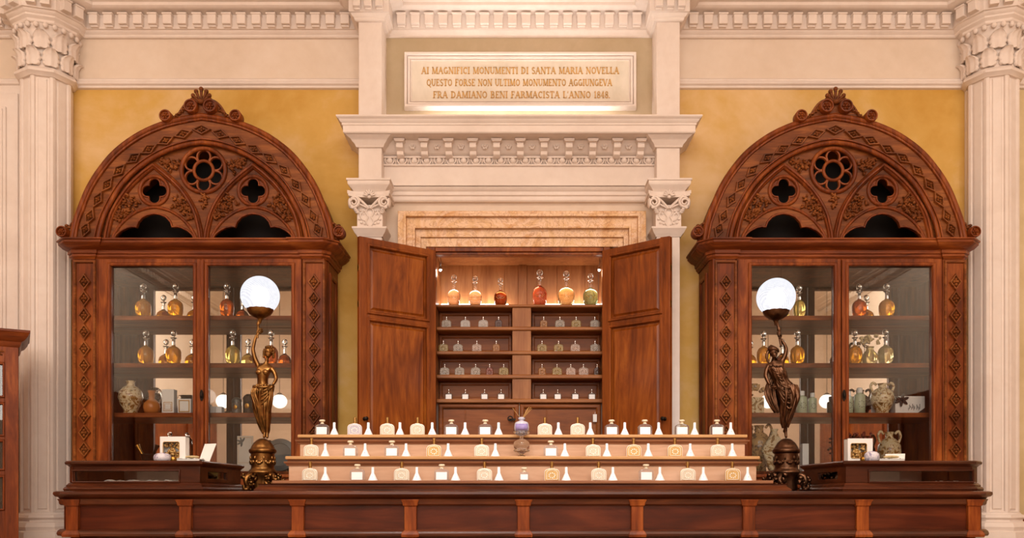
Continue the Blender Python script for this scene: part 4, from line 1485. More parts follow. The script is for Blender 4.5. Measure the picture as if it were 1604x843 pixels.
def vitrine(s, label):
    # outer end at x=xo, inner end at xi (world), front y 3.80, back y 4.38
    yf, yb = 3.80, 4.36
    if s < 0: xo, xi = PX(100, yf), PX(313, yf)
    else: xo, xi = PX(1540, yf), PX(1325, yf)
    t = thing('counter_case', label, 'display case', ((xo + xi) / 2, yf, CT))
    h = abs(xi - xo) / 2
    o = s * h                    # local x of the outer end; inner end at -o
    c = .05
    dep = yb - yf
    zb1, zt0 = .040, PZ(731, yf) - CT
    zt1 = PZ(722, yf) - CT
    outer = [(o, dep), (o, c), (o - s * c, 0)]
    innr = [(-o, 0), (-o, dep)]
    pth = outer + innr
    if s > 0: pth = pth[::-1]
    basep = [(-.06, 0), (.022, 0), (.026, .010), (.020, .018), (.014, .021), (.014, .027), (.004, .036), (-.004, .040), (-.06, .040)]
    topp = [(-.03, zt0), (.002, zt0), (.008, zt0 + .006), (.018, zt0 + .012), (.020, zt0 + .020), (.014, zt1), (-.03, zt1)]
    m = MB().sweep(basep, pth).prismz([p for p in pth], .002, .038)
    m.build('base', M['counter'], t, 35)
    topp[0] = (-.05, zt0); topp[-1] = (-.05, zt1)
    m = MB().sweep(topp, pth).box(-h + .04, h - .04, dep - .06, dep, zt0 + .001, zt1)
    m.build('lid', M['counter'], t, 35)
    MB().box(-h + .03, h - .03, .03, dep - .04, zt1 - .005, zt1 - .0005).build('top_glass', M['pane'], t, 0)
    # frame posts
    m = MB()
    lx = lambda px: PX(px, yf) - (xo + xi) / 2
    ga, gb = (lx(115), lx(280)) if s < 0 else (lx(1362), lx(1523))
    zg0, zg1 = zb1 + .003, PZ(738, yf) - CT
    m.box(min(ga, o - s * c), max(ga, o - s * c), .0, .02, zb1, zt0) if s < 0 else m.box(gb, o - s * c, .0, .02, zb1, zt0)
    if s < 0: m.box(gb, -o, 0, .02, zb1, zt0)
    else: m.box(-o, ga, 0, .02, zb1, zt0)
    m.box(ga, gb, 0, .02, zg1, zt0).box(ga, gb, 0, .02, zb1, zg0)
    m.prismz([(o, c), (o - s * c, 0), (o - s * c, .022), (o - s * .022, c)], zb1, zt0)
    m.box(min(o, o - s * .02), max(o, o - s * .02), c, dep, zb1, zt0)
    # inner return with its own little window
    ia, ib = (.10, .36)
    xa, xb = min(-o, -o + s * .02), max(-o, -o + s * .02)
    m.box(xa, xb, .02, ia, zb1, zt0).box(xa, xb, ib, dep, zb1, zt0)
    m.box(xa, xb, ia, ib, zb1, zb1 + .018).box(xa, xb, ia, ib, zt0 - .02, zt0)
    m.box(-h + .0, h, dep - .02, dep, zb1, zt0)
    m.hframe(ga - .008, gb + .008, zg0 - .007, zg1 + .007, .009, .004, -.006)
    m.build('frame', M['counter'], t, 35, .002)
    MB().box(-h + .022, h - .022, .024, dep - .022, zb1 - .001, zb1 + .001).box(-h + .022, h - .022, dep - .025, dep - .021, zb1, zt0).build('lining', M['lining'], t, 0)
    MB().box(ga - .003, gb + .003, .009, .012, zg0 - .003, zg1 + .003).build('front_glass', M['pane'], t, 0)
    MB().box(xa + .008, xa + .011, ia, ib, zb1 + .018, zt0 - .02).build('side_glass', M['pane'], t, 0)
    return t, yf


vitrine(-1, 'low glazed counter case under the white soap boxes on the gilt lamp side')
vitrine(1, 'low glazed counter case under the white soap boxes on the dark lamp side')


def crumple(name, label, px0, px1, y, amp, mat):
    m = MB()
    x0, x1 = PX(px0, y), PX(px1, y)
    nx, ny = 24, 8
    rr = random.Random(px0)
    v, f = [], []
    for i in range(nx + 1):
        for j in range(ny + 1):
            v.append((x0 + (x1 - x0) * i / nx, y + .16 * j / ny, CT + .041 + amp * (rr.random() + .6 * math.sin(i * .9))))
    for i in range(nx):
        for j in range(ny):
            a = i * (ny + 1) + j
            f.append((a, a + 1, a + ny + 2, a + ny + 1))
    m.add(v, f)
    c = Vector(((x0 + x1) / 2, y, CT + .041))
    m.v = [p - c for p in m.v]
    o = m.build(name, mat, None, 0)
    o.location = c
    sd = o.modifiers.new('Solid', 'SOLIDIFY'); sd.thickness = .004
    return tag(o, label, 'cloth' if 'cloth' in name else 'card')


crumple('cloth', 'crumpled white cloth inside the glazed counter case on the gilt lamp side', 160, 268, 3.88, .009, M['white'])
crumple('card', 'pale cards lying inside the glazed counter case on the dark lamp side', 1460, 1504, 3.88, .005, M['white'])

# ------------------------------------------------------------------ three-tier bottle stand
st = thing('bottle_stand', 'stepped oak stand of three tiers in the middle of the counter', 'stand', (0.02, 4.0, CT))
y0w, y1w, y2w, y3w = 3.87, 3.98, 4.09, 4.20      # board fronts: plinth, bottom tread front edge, mid, top


def L0(px, Y): return PX(px, Y) - .02


zb_ = PZ(753, y1w - .06) - CT        # bottom tread
zm = PZ(715.5, y2w - .05) - CT       # middle tread
zt_ = PZ(682, y3w - .05) - CT        # top tread
T = .016
# plinth
pp = [(-.04, 0), (.024, 0), (.024, .008), (.014, .016), (.006, .022), (.006, .030), (.012, .034), (-.04, .034)]
xw1 = 1.215
pl = MB().sweep(pp, [(-xw1, .06), (-xw1, -.13), (xw1, -.13), (xw1, .06)]).box(-xw1, xw1, -.13, .06, .001, .033)
pl.box(-1.125, 1.125, .06, .36, .001, .033)
pl.build('plinth', M['counter'], st, 35)
MB().box(-1.165, 1.165, -.125, .05, .034, zb_).build('bottom_tread', M['standdark'], st, 40, .004)
MB().box(-1.12, 1.12, .0, .012, zb_, zm - T - .012).build('riser', M['stand'], st, 40, .002)
m = MB()
mp = [(-.02, zm - T - .030), (.004, zm - T - .030), (.006, zm - T - .022), (.014, zm - T - .018), (.016, zm - T - .010), (-.02, zm - T - .010)]
m.sweep(mp, [(-1.125, .3), (-1.125, .0), (1.125, .0), (1.125, .3)])
m.build('moulding', M['standdark'], st, 35)
MB().box(-1.128, 1.128, .006, .02, zm - T - .011, zm - T).build('riser_cap', M['standdark'], st)
MB().box(-1.135, 1.135, -.012, .115, zm - T, zm).build('middle_tread', M['standedge'], st, 40, .004)
MB().box(-1.095, 1.095, .11, .122, zm, zt_ - T - .012).build('riser', M['stand'], st, 40, .002)
m = MB()
mp = [(-.02, zt_ - T - .030), (.004, zt_ - T - .030), (.006, zt_ - T - .022), (.014, zt_ - T - .018), (.016, zt_ - T - .010), (-.02, zt_ - T - .010)]
m.sweep(mp, [(-1.10, .3), (-1.10, .11), (1.10, .11), (1.10, .3)])
m.build('moulding', M['standdark'], st, 35)
MB().box(-1.10, 1.10, .116, .13, zt_ - T - .011, zt_ - T).build('riser_cap', M['standdark'], st)
MB().box(-1.105, 1.105, .098, .28, zt_ - T, zt_).build('top_tread', M['standedge'], st, 40, .004)
mb = MB()
for s in (-1, 1):
    mb.box(min(s * 1.12, s * 1.105), max(s * 1.12, s * 1.105), .012, .12, .034, zm - T)
    mb.box(min(s * 1.095, s * 1.08), max(s * 1.095, s * 1.08), .12, .27, .034, zt_ - T)
mb.build('end_board', M['stand'], st, 40, .002)
TIER = {'bottom': (4.0 - .06, CT + zb_), 'middle': (4.0 + .045, CT + zm), 'top': (4.0 + .155, CT + zt_)}

# ------------------------------------------------------------------ figure lamps
YL = 4.20
KL = YL / F


def folds(mb, rings, n=9, depth=.13, twist=3.0, seg=56, z0=None):
    """draped cloth: rings (x, y, z, rx, ry)"""
    v, f = [], []
    rings = [tuple(q) for q in catmull(rings, 4)]
    seg = 96
    twist = twist / 4
    for i, (x, y, z, rx, ry) in enumerate(rings):
        for k in range(seg):
            a = 2 * math.pi * k / seg
            q = 1 + depth * math.sin(n * a + twist * i * .35) + depth * .5 * math.sin((n * 2 + 1) * a - twist * i * .5)
            v.append((x + rx * q * math.cos(a), y + ry * q * math.sin(a), z + .0025 * math.sin(5 * a + i / 4)))
    m = len(rings)
    for i in range(m - 1):
        for k in range(seg):
            f.append((i * seg + k, i * seg + (k + 1) % seg, (i + 1) * seg + (k + 1) % seg, (i + 1) * seg + k))
    f.append(tuple(range(seg))); f.append(tuple((m - 1) * seg + k for k in range(seg)))
    mb.add(v, f)


def cord(mb, pts, r, seg=8, n=6):
    """a soft fold of cloth, tapering out at both ends"""
    c = catmull(pts, n)
    N = len(c) - 1
    mb.tube(c, [r * (max(.0, math.sin(math.pi * (i + .15) / (N + .3))) ** .6) for i in range(N + 1)], seg)


def hand(mb, wrist, palm, grip_dir, r=.0042):
    """palm with four unequal bent fingers and a thumb from its side, closed round a stem"""
    w, p = Vector(wrist), Vector(palm)
    fwd = (p - w).normalized()
    side = Vector(grip_dir).normalized()
    nrm = fwd.cross(side).normalized()
    nodes = [(w, r * 1.6), (p, r * 2.0), (p + fwd * .010, r * 1.9)]
    edges = [(0, 1), (1, 2)]
    skin_mesh(mb, nodes, edges, 2, .7)
    for j, ln in enumerate((.017, .021, .020, .015)):
        b = p + fwd * (.010 - .005 * j) + nrm * .0
        b = p + fwd * (.016 - .0085 * j)
        k1 = b + side * ln * .55 + nrm * .004
        k2 = k1 + side * ln * .25 + nrm * ln * .55
        k3 = k2 - side * ln * .35 + nrm * ln * .25
        mb.tube(catmull([b, k1, k2, k3], 4), [r * .95] * 6 + [r * .8] * 4 + [r * .6] * 3, 7)
    t0 = w + fwd * .008 + nrm * .004
    mb.tube(catmull([t0, t0 + nrm * .010 + fwd * .006, t0 + nrm * .014 + side * .010 + fwd * .010, t0 + nrm * .012 + side * .018 + fwd * .010], 4), [r * 1.1] * 6 + [r * .9] * 4 + [r * .7] * 3, 7)


def pedestal(t, cx, z0, k, mat, twist):
    """domed drum on scrolling feet; heights in metres from pixel rows at YL"""
    Zp = lambda py: (768 - py) * KL
    m = MB()
    m.lathe([(.066, Zp(740)), (.070, Zp(738)), (.066, Zp(735)), (.058, Zp(733)), (.056, Zp(730)), (.0575, Zp(714)), (.058, Zp(709)), (.064, Zp(708)), (.068, Zp(705)), (.066, Zp(702.5)),
             (.060, Zp(701.5)), (.055, Zp(698)), (.045, Zp(692.5)), (.030, Zp(688)), (.018, Zp(685.6)), (.006, Zp(685))], (cx, 0, 0), 36)
    # raised garland on the drum
    for j in range(8):
        a = j * math.pi / 4
        for q in range(4):
            b = a + (q - 1.5) * .14
            m.ell((cx + .058 * math.cos(b), .058 * math.sin(b), Zp(722) - .006 * (1.5 - abs(q - 1.5))), (.008, .008, .010), 7, 5)
        m.ell((cx + .058 * math.cos(a + .39), .058 * math.sin(a + .39), Zp(716)), (.006, .006, .012), 7, 5)
    m.build('drum', mat, t, 45)
    # handles like twisted ribbons on the drum
    b = MB()
    b.lathe([(.05, Zp(768) + .004), (.055, Zp(762)), (.050, Zp(752)), (.060, Zp(744)), (.070, Zp(741)), (.072, Zp(739)), (.03, Zp(738.5))], (cx, 0, 0), 28, lambda a, z: 1 + .06 * math.cos(6 * a))
    b.build('socle', mat, t, 45)
    rr = random.Random(twist)
    for j in range(4):
        a = R(45 + 90 * j + 8)
        ca, sa = math.cos(a), math.sin(a)
        g = MB()
        pts = catmull([(cx + .050 * ca, .050 * sa, Zp(742)), (cx + .082 * ca, .082 * sa, Zp(744)), (cx + .098 * ca, .098 * sa, Zp(752)), (cx + .086 * ca, .086 * sa, Zp(760)), (cx + .092 * ca, .092 * sa, Zp(763)), (cx + .108 * ca, .108 * sa, Zp(763)), (cx + .110 * ca, .110 * sa, Zp(758))], 4)
        g.tube(pts, [.016 - .0003 * i for i in range(len(pts))], 8)
        g.ell((cx + .096 * ca, .096 * sa, .011), (.020, .020, .010), 10, 6)
        for q in range(17):
            g.ell((cx + (.07 + .035 * rr.random()) * math.cos(a + rr.uniform(-.45, .45)), (.07 + .035 * rr.random()) * math.sin(a + rr.uniform(-.45, .45)), Zp(rr.uniform(741, 758))),
                  (rr.uniform(.008, .017), rr.uniform(.008, .014), rr.uniform(.006, .012)), 8, 6, Euler((rr.uniform(0, 3), rr.uniform(0, 3), 0)).to_matrix().to_4x4())
        g.build('scroll_foot', mat, t, 60)


def lamp(label, gx, gy, mat, woman):
    x0 = PX(gx, YL)
    t = thing('figure_lamp', label, 'lamp', (x0, YL, CT))
    q = lambda px, py, dy=0.0: Vector(((px - gx) * KL, dy, (768 - py) * KL))
    k = KL
    # globe, bulb, holder
    r = 29.8 * k
    g = MB(); c = q(gx, gy)
    pr = []
    for i in range(25):
        a = R(-60) + R(150) * i / 24
        pr.append((max(.001, r * math.cos(a)), c.z + r * math.sin(a)))
    g.lathe(pr, (c.x, 0, 0), 48)
    g.f = [f for f in g.f if len(f) == 4]
    g.build('globe', M['globe'], t, 80)
    for p in g.v: pass
    bb = MB().ell((c.x, 0, c.z - .004), (.026, .026, .030), 16, 12)
    bb.build('bulb', M['bulb'], t, 0)
    hz = lambda py: (768 - py) * k
    h = MB().lathe([(.006, hz(gy + 44)), (.010, hz(gy + 39)), (.016, hz(gy + 36)), (.034, hz(gy + 33.5)), (.054, hz(gy + 29)), (.064, hz(gy + 24)), (.066, hz(gy + 21.5)), (.060, hz(gy + 21)), (.050, hz(gy + 24)), (.01, hz(gy + 28))],
                   (c.x, 0, 0), 32, lambda a, z: 1 + .02 * math.cos(12 * a))
    h.build('globe_holder', mat, t, 45)
    if woman:
        hx, hy = 1221, 526
        top = q(1216.5, gy + 38); bot = q(1223, 540, -.006)
    else:
        hx, hy = 404.5, 518
        top = q(406.5, gy + 34); bot = q(403.5, 528, -.004)
    s = MB().tube(catmull([top, top.lerp(bot, .33) + Vector((.004 if woman else -.002, 0, 0)), top.lerp(bot, .66), bot], 5), [.0085, .008, .007, .0065, .0075, .0105, .0075, .0065, .0065, .0075, .0065, .006, .006, .006, .006, .006], 10)
    s.build('torch_stem', mat, t, 60)
    b = MB()
    if not woman:
        pedestal(t, q(411.5, 0).x, 0, 1, mat, 5)
        N = [(q(412.5, 611, 0), 11.5 * k), (q(411, 598, 0), 9.6 * k), (q(412.5, 584, -.004), 11.5 * k), (q(415, 574, 0), 8.6 * k), (q(417.5, 566.5, -.001), 3.4 * k), (q(419, 560, -.003), 3.0 * k), (q(420, 554, -.003), 3.2 * k), (q(420.5, 550, -.002), 3.0 * k),
             (q(405.5, 573, 0), 5.4 * k), (q(399.5, 560, -.004), 4.8 * k), (q(397, 546, -.008), 3.7 * k), (q(399.5, 533, -.006), 3.3 * k), (q(402.5, 522, -.004), 2.4 * k),
             (q(425.5, 575.5, 0), 5.2 * k), (q(431, 583, -.004), 4.4 * k), (q(434, 592, -.012), 3.6 * k), (q(432, 599, -.026), 2.8 * k), (q(430, 603, -.034), 2.2 * k),
             (q(406.5, 621, 0), 8.6 * k), (q(409.5, 645, -.012), 6.2 * k), (q(411, 652, -.010), 5.4 * k), (q(415, 676, 0), 3.0 * k), (q(414, 685, -.008), 2.6 * k),
             (q(418, 621, -.004), 8.6 * k), (q(421, 645, -.016), 6.2 * k), (q(420.5, 652, -.014), 5.4 * k), (q(419.5, 677, -.008), 3.0 * k), (q(420.5, 685.5, -.022), 2.4 * k)]
        E = [(0, 1), (1, 2), (2, 3), (3, 4), (4, 5), (5, 6), (6, 7), (3, 8), (8, 9), (9, 10), (10, 11), (11, 12), (3, 13), (13, 14), (14, 15), (15, 16), (16, 17), (0, 18), (18, 19), (19, 20), (20, 21), (21, 22), (0, 23), (23, 24), (24, 25), (25, 26), (26, 27)]
        head = q(421, 551, -.008); fd = Vector((.15, -1, .1)).normalized()
        hand(b, q(402.5, 522, -.004), q(404, 518, -.004), (1, -.2, 0))
        hand(b, q(430, 603, -.034), q(428.5, 606, -.038), (-1, -.4, 0), .0038)
        skin_mesh(b, N, E, 2, .82)
        for dx in (-5.0, 5.0): b.ell(q(413 + dx, 582.5, -.0255), (.0165, .0125, .0155), 14, 10)
        b.ell(q(412, 604, -.012), (.030, .022, .022), 16, 10)
        b.ell(q(411.5, 597, -.026), (.004, .005, .005), 8, 6)
    else:
        pedestal(t, q(1231.5, 0).x, 0, 1, mat, 9)
        N = [(q(1229, 606, 0), 12 * k), (q(1224, 594, 0), 10.5 * k), (q(1218, 580, -.004), 11.5 * k), (q(1214.5, 570.5, 0), 8 * k), (q(1212.8, 564.5, -.003), 3.4 * k), (q(1211.8, 559, -.006), 3.0 * k), (q(1211, 555, -.006), 3.2 * k), (q(1210.5, 551, -.004), 3.0 * k),
             (q(1224.5, 565, 0), 5.2 * k), (q(1229, 556, -.004), 4.8 * k), (q(1231, 545, -.008), 3.8 * k), (q(1227, 536, -.006), 3.2 * k), (q(1222.5, 529, -.004), 2.4 * k),
             (q(1203.5, 571, 0), 5.2 * k), (q(1199.5, 580, -.006), 4.4 * k), (q(1198, 588, -.012), 3.7 * k), (q(1200.5, 597, -.022), 3.0 * k), (q(1203.5, 603, -.028), 2.3 * k),
             (q(1224, 618, 0), 8.5 * k), (q(1229, 640, -.006), 6.3 * k), (q(1229, 648, -.002), 5.4 * k), (q(1231, 676, .004), 3.0 * k), (q(1231, 685, -.006), 2.4 * k),
             (q(1236, 612, -.012), 9 * k), (q(1243, 624, -.030), 7.4 * k), (q(1241, 634, -.030), 6.0 * k), (q(1232, 664, .004), 3.6 * k), (q(1229, 676, .012), 2.4 * k)]
        E = [(0, 1), (1, 2), (2, 3), (3, 4), (4, 5), (5, 6), (6, 7), (3, 8), (8, 9), (9, 10), (10, 11), (11, 12), (3, 13), (13, 14), (14, 15), (15, 16), (16, 17), (0, 18), (18, 19), (19, 20), (20, 21), (21, 22), (0, 23), (23, 24), (24, 25), (25, 26), (26, 27)]
        head = q(1211, 552, -.012); fd = Vector((.3, -1, .0)).normalized()
        hand(b, q(1222.5, 529, -.004), q(1221, 525, -.004), (-1, -.2, 0))
        hand(b, q(1203.5, 603, -.028), q(1206, 606, -.032), (1, -.4, .2), .0038)
        skin_mesh(b, N, E, 2, .85)
    # face: brow, nose, lips, chin, ears on the skinned head
    sd = Vector((-fd.y, fd.x, 0)).normalized() * -1
    hr = 6.0 * k
    b.ell(head + Vector((0, .004, .004)), (.0205, .0235, .0245), 18, 14)
    b.ell(head + fd * .0045 + Vector((0, 0, -.0095)), (.0142, .0155, .0178), 16, 12)
    up = Vector((0, 0, 1))
    def face(u, w_, d): return head + sd * (u * hr) + up * (w_ * hr) + fd * (d * hr)
    b.tube([face(0, .30, 1.0), face(0, .0, 1.18), face(0, -.10, 1.26), face(0, -.16, 1.04)], [.0016, .0025, .003, .0022], 7)
    for s_ in (-1, 1):
        b.ell(face(.34 * s_, .14, .92), (.0032, .0026, .0022), 8, 6)
        b.tube([face(.12 * s_, .32, 1.0), face(.36 * s_, .38, .96), face(.58 * s_, .26, .8)], [.0018, .0018, .0012], 6)
        b.ell(face(1.0 * s_, .0, .1), (.0022, .0030, .0045), 8, 6)
    b.tube([face(-.24, -.46, .98), face(0, -.42, 1.08), face(.24, -.46, .98)], [.0012, .0022, .0012], 6)
    b.tube([face(-.2, -.58, .96), face(0, -.60, 1.07), face(.2, -.58, .96)], [.0012, .0022, .0012], 6)
    b.ell(face(0, -1.0, .80), (.0055, .0055, .0045), 10, 8)
    body = b.build('figure', mat, t, 70)
    # hair or turban
    hm = MB()
    rr = random.Random(5)
    if not woman:
        hm.ell(head + Vector((.001, .011, .011)), (.0245, .0255, .0235), 16, 12)
        for j in range(110):
            a, e = rr.uniform(0, 6.28), rr.uniform(-.5, 1.4)
            d = Vector((math.cos(a) * math.cos(e), math.sin(a) * math.cos(e), math.sin(e)))
            if d.dot(fd) > .45 and d.z < .62: continue
            rz_ = rr.uniform(.0045, .0075)
            hm.ell(head + Vector((.001, .008, .008)) + Vector((d.x * .024, d.y * .025, d.z * .025)), (rz_, rz_, rz_ * .8), 7, 5)
        for s_ in (-1, 1):
            for j in range(4):
                hm.ell(head + sd * s_ * (.0225 + .001 * (j % 2)) + Vector((0, .008, .0 - .007 * j)), (.007, .009, .0065), 7, 5)
        hm.build('hair', mat, t, 60)
    else:
        hm.ell(head + Vector((-.001, .008, .016)), (.0235, .0245, .020), 16, 12)
        for j in range(5):
            a0 = -.25 + .14 * j
            pts = []
            for i in range(24):
                an = 2 * math.pi * i / 24
                pts.append(head + Vector((-.001, .007, .013 + .0052 * j)) + Vector((math.cos(an) * (.0245 - .0008 * j * j), math.sin(an) * (.0255 - .0008 * j * j), math.cos(an + 2.4 + .35 * j) * .006)))
            hm.tube(pts, .0052, 7, closed=True)
        cord(hm, [head + Vector((-.018, .006, .022)), head + Vector((-.030, .010, .0)), head + Vector((-.031, .010, -.026)), head + Vector((-.026, .006, -.052))], .008)
        hm.build('turban', mat, t, 60)
    # drapery
    d = MB()
    if not woman:
        folds(d, [(*q(413, 602, -.004), 12.5 * k, 12 * k), (*q(412.5, 607, -.004), 15 * k, 13.5 * k), (*q(412, 614, -.004), 15.5 * k, 13.5 * k), (*q(411.5, 624, -.004), 15 * k, 12.5 * k), (*q(411.5, 638, -.006), 13.5 * k, 11.5 * k),
                  (*q(412, 650, -.002), 11.5 * k, 10.5 * k), (*q(413, 661, .004), 9.2 * k, 9 * k), (*q(414.5, 671, .008), 7 * k, 7 * k), (*q(415, 677, .010), 5 * k, 5.5 * k)], 8, .10, 2.2)
        # rolled waistband and falling tail
        pts = []
        for i in range(28):
            a = 2 * math.pi * i / 28
            p = q(413, 604, -.004)
            pts.append(p + Vector((14.2 * k * math.cos(a), 12.5 * k * math.sin(a), 3.0 * k * math.sin(a * 1 + .6) - 1.5 * k * math.cos(a))))
        d.tube(pts, [.0085 + .0025 * math.sin(i * 1.9) for i in range(28)], 8, closed=True)
        for o_ in (0, 3.2, 6.0):
            cord(d, [q(400 + o_, 605, -.030 - .002 * o_), q(398 + o_, 616, -.034 - .002 * o_), q(402 + o_, 630, -.036 - .001 * o_), q(405 + o_, 645, -.030), q(409 + o_ * .6, 660 - o_, -.022)], .0085)
        for j in range(4):
            cord(d, [q(402 + j, 606 + 5 * j, -.034), q(411 + j * .5, 613 + 6.5 * j, -.0405 + .0008 * j), q(422, 609 + 4.5 * j, -.036), q(427 - j * .5, 603 + 4 * j, -.024)], .0062)
        cord(d, [q(424, 606, -.030), q(426, 618, -.032), q(423, 634, -.034), q(420, 650, -.026)], .007)
    else:
        folds(d, [(*q(1214, 571, .0), 11 * k, 8 * k), (*q(1215.5, 576, -.004), 13.2 * k, 11.5 * k), (*q(1218.5, 585, -.006), 13.2 * k, 12.5 * k), (*q(1222, 593, -.004), 11.8 * k, 11.5 * k), (*q(1227, 601, -.004), 14 * k, 12.5 * k), (*q(1231, 609, -.006), 16 * k, 14 * k)], 11, .05, 4.0)
        folds(d, [(*q(1231.5, 602, -.006), 15 * k, 14 * k), (*q(1233.5, 611, -.008), 16.5 * k, 15 * k), (*q(1235, 620, -.012), 15.2 * k, 15 * k), (*q(1234.5, 630, -.012), 13 * k, 13.5 * k), (*q(1233, 641, -.006), 10.8 * k, 11.5 * k), (*q(1231.5, 651, 0), 9 * k, 9.5 * k), (*q(1230.5, 660, .003), 7.2 * k, 8 * k), (*q(1230, 668, .004), 4.6 * k, 5.5 * k)], 9, .10, 2.4)
        # cloak hanging behind the lowered arm
        folds(d, [(*q(1213, 590, .020), 6 * k, 4 * k), (*q(1211, 602, .022), 9 * k, 5 * k), (*q(1211, 616, .022), 9.5 * k, 5 * k), (*q(1214, 630, .020), 8 * k, 5 * k), (*q(1220, 644, .016), 5 * k, 4 * k)], 6, .16, 2.0)
        for j in range(5):
            cord(d, [q(1216 + j, 600 + 6 * j, -.034), q(1229 + j * .6, 608 + 8 * j, -.052), q(1244.5 - j * 1.2, 606 + 5 * j, -.030)], .0068)
        for j in range(4):
            cord(d, [q(1204 + j * 2.2, 573 + 3 * j, -.024), q(1213 + j * 2.4, 582 + 4.5 * j, -.042), q(1226 + j * .6, 575 + 6 * j, -.024)], .0058)
        cord(d, [q(1225, 600, -.046), q(1226, 620, -.058), q(1225, 640, -.046), q(1227, 660, -.022)], .0075)
        cord(d, [q(1241, 622, -.052), q(1238, 636, -.050), q(1233, 652, -.034), q(1231, 666, -.016)], .0075)
    d.build('drapery', mat, t, 70)
    return t


lamp('gilt bronze lamp with a bare-chested figure holding up a glowing glass globe', 407.5, 461, M['gilt'], False)
lamp('dark bronze lamp with a turbaned, robed figure holding up a glowing glass globe', 1215.5, 464, M['bronze'], True)
for gx, gy in ((407.5, 461), (1215.5, 464)):
    L_ = bpy.data.lights.new('globe_point', 'POINT'); L_.energy = 4; L_.color = (1, .96, .92); L_.shadow_soft_size = .05
    lo_ = bpy.data.objects.new('globe_light', L_); COL.objects.link(lo_); lo_.location = P(gx, gy, YL)

# globe lamps hanging in the room behind the viewer; the cabinet mirrors catch them
gl = None
for k, px in enumerate((350, 438, 1203, 1295)):
    D = 2 * (YW - .028) + 1.0
    x, z = (px - CX) * D / F, CZ + (HY - 629) * D / F
    if gl is None:
        gl = thing('pendant_lamp', 'white glass globe pendant hanging in the room, seen mirrored in the cabinet backs', 'lamp', (x, -1.0, z), 'globe pendants mirrored in the cabinets')
        m = MB().ell((0, 0, 0), (.10, .10, .095), 28, 18)
        m.build('globe', glow('pendant_glow', (1, .98, .95, 1), 1.6), gl, 60)
        MB().tube([(0, 0, .09), (0, 0, ZT - z)], .004, 8).lathe([(.02, .085), (.05, .09), (.035, .105), (.014, .12)], (0, 0, 0), 20).build('rod', M['iron'], gl, 45)
    else:
        dup(gl, (x, -1.0, z))

# ------------------------------------------------------------------ bottles
BK = 3.98 / F


def arch_poly(w, h, sh=.30, neck=.30, n=6):
    """front outline of a flask: straight sides, rounded shoulders, slightly domed top"""
    pts = [(-w / 2 + .002, 0), (w / 2 - .002, 0), (w / 2, .002), (w / 2, h * (1 - sh * 1.2))]
    for i in range(1, n + 1):
        a = math.pi / 2 * i / n
        pts.append((w / 2 - w * .26 * (1 - math.cos(a)), h * (1 - sh * 1.2) + h * sh * math.sin(a)))
    pts.append((w * .12, h))
    return pts + [(-x, z) for x, z in pts[:1:-1]]


def flask(name, label, cat, kind, w=.069, h=.057, d=.026, mat='b_pale', group=None):
    t = thing(name, label, cat, (0, 0, 0), group)
    poly = arch_poly(w, h)
    m = MB().prism(poly, -d / 2, d / 2)
    m.build('body', M[mat], t, 40, .004)
    if kind == 'label':
        MB().box(-w * .37, w * .37, -d / 2 - .0014, -d / 2 - .0004, .004, h * .70).build('label', M['label'], t, 0, .0006)
        MB().lathe([(.009, h - .001), (.009, h + .004), (.006, h + .007), (.007, h + .010), (.0145, h + .012), (.0155, h + .017), (.011, h + .0205), (.002, h + .021)], (0, 0, 0), 18).build('stopper', M['ivory'], t, 40)
    elif kind == 'spray':
        e = MB()
        fr = [(p[0] * .74, .005 + p[1] * .80) for p in poly]
        c_ = [(x, -d / 2 - .0005, z) for x, z in fr]
        e.tube(c_, .0013, 5, closed=True)
        for j in range(9):
            a = j * 2 * math.pi / 9
            e.ell((w * .2 * math.cos(a), -d / 2 - .0005, h * .42 + h * .2 * math.sin(a)), (.0035, .0012, .003), 6, 4)
        e.tube([(x * .985, -d / 2 + .003, z) for x, z in poly], .0018, 6, closed=True)
        e.build('embossing', M['frost'], t, 60)
        MB().lathe([(.0085, h - .001), (.0085, h + .007), (.007, h + .008), (.007, h + .018), (.0080, h + .019), (.0080, h + .030), (.005, h + .033)], (0, 0, 0), 16).tube([(0, 0, h + .026), (.0, -.012, h + .026)], .0025, 6).build('spray_head', M['gold'], t, 40)
    elif kind == 'pin':
        MB().lathe([(.006, h - .001), (.006, h + .004), (.004, h + .006), (.005, h + .012), (.005, h + .019), (.003, h + .021)], (0, 0, 0), 14).build('cap', M['silver'], t, 40)
        e = MB()
        for j in range(8):
            a = j * 2 * math.pi / 8
            e.ell((w * .22 * math.cos(a), -d / 2 - .0003, h * .42 + h * .22 * math.sin(a)), (.004, .0012, .0035), 6, 4)
        e.build('embossing', M[mat], t, 60)
    elif kind == 'pinlabel':
        MB().box(-w * .36, w * .36, -d / 2 - .0014, -d / 2 - .0004, .002, h * .74).build('label', M['label'], t, 0, .0006)
        MB().lathe([(.007, h - .001), (.007, h + .004), (.005, h + .006), (.006, h + .011), (.006, h + .021), (.003, h + .023)], (0, 0, 0), 14).build('cap', M['silver'], t, 40)
    return t


def funnel(label, group):
    t = thing('funnel', label, 'funnel', (0, 0, 0), group)
    h = .064
    m = MB().lathe([(.0222, 0), (.0225, .002), (.0205, .006), (.0095, .030), (.0070, .036), (.0066, .060), (.0060, h), (.0046, h), (.0050, .036), (.018, .004), (.020, 0)], (0, 0, 0), 24)
    m.f = m.f[:-2] + [tuple(10 * 24 + k for k in range(24))][:0]
    # close the inside to the rim
    m.f += [(10 * 24 + k, 10 * 24 + (k + 1) % 24, (k + 1) % 24, k) for k in range(24)]
    m.build('cone', M['porcelain'], t, 50)
    MB().ell((0, -.0150, .0165), (.0022, .0008, .003), 8, 6).build('emblem', M['iron'], t, 60)
    return t


ORD = ['', 'first', 'second', 'third', 'fourth', 'fifth', 'sixth', 'seventh', 'eighth']
PROTO = {}


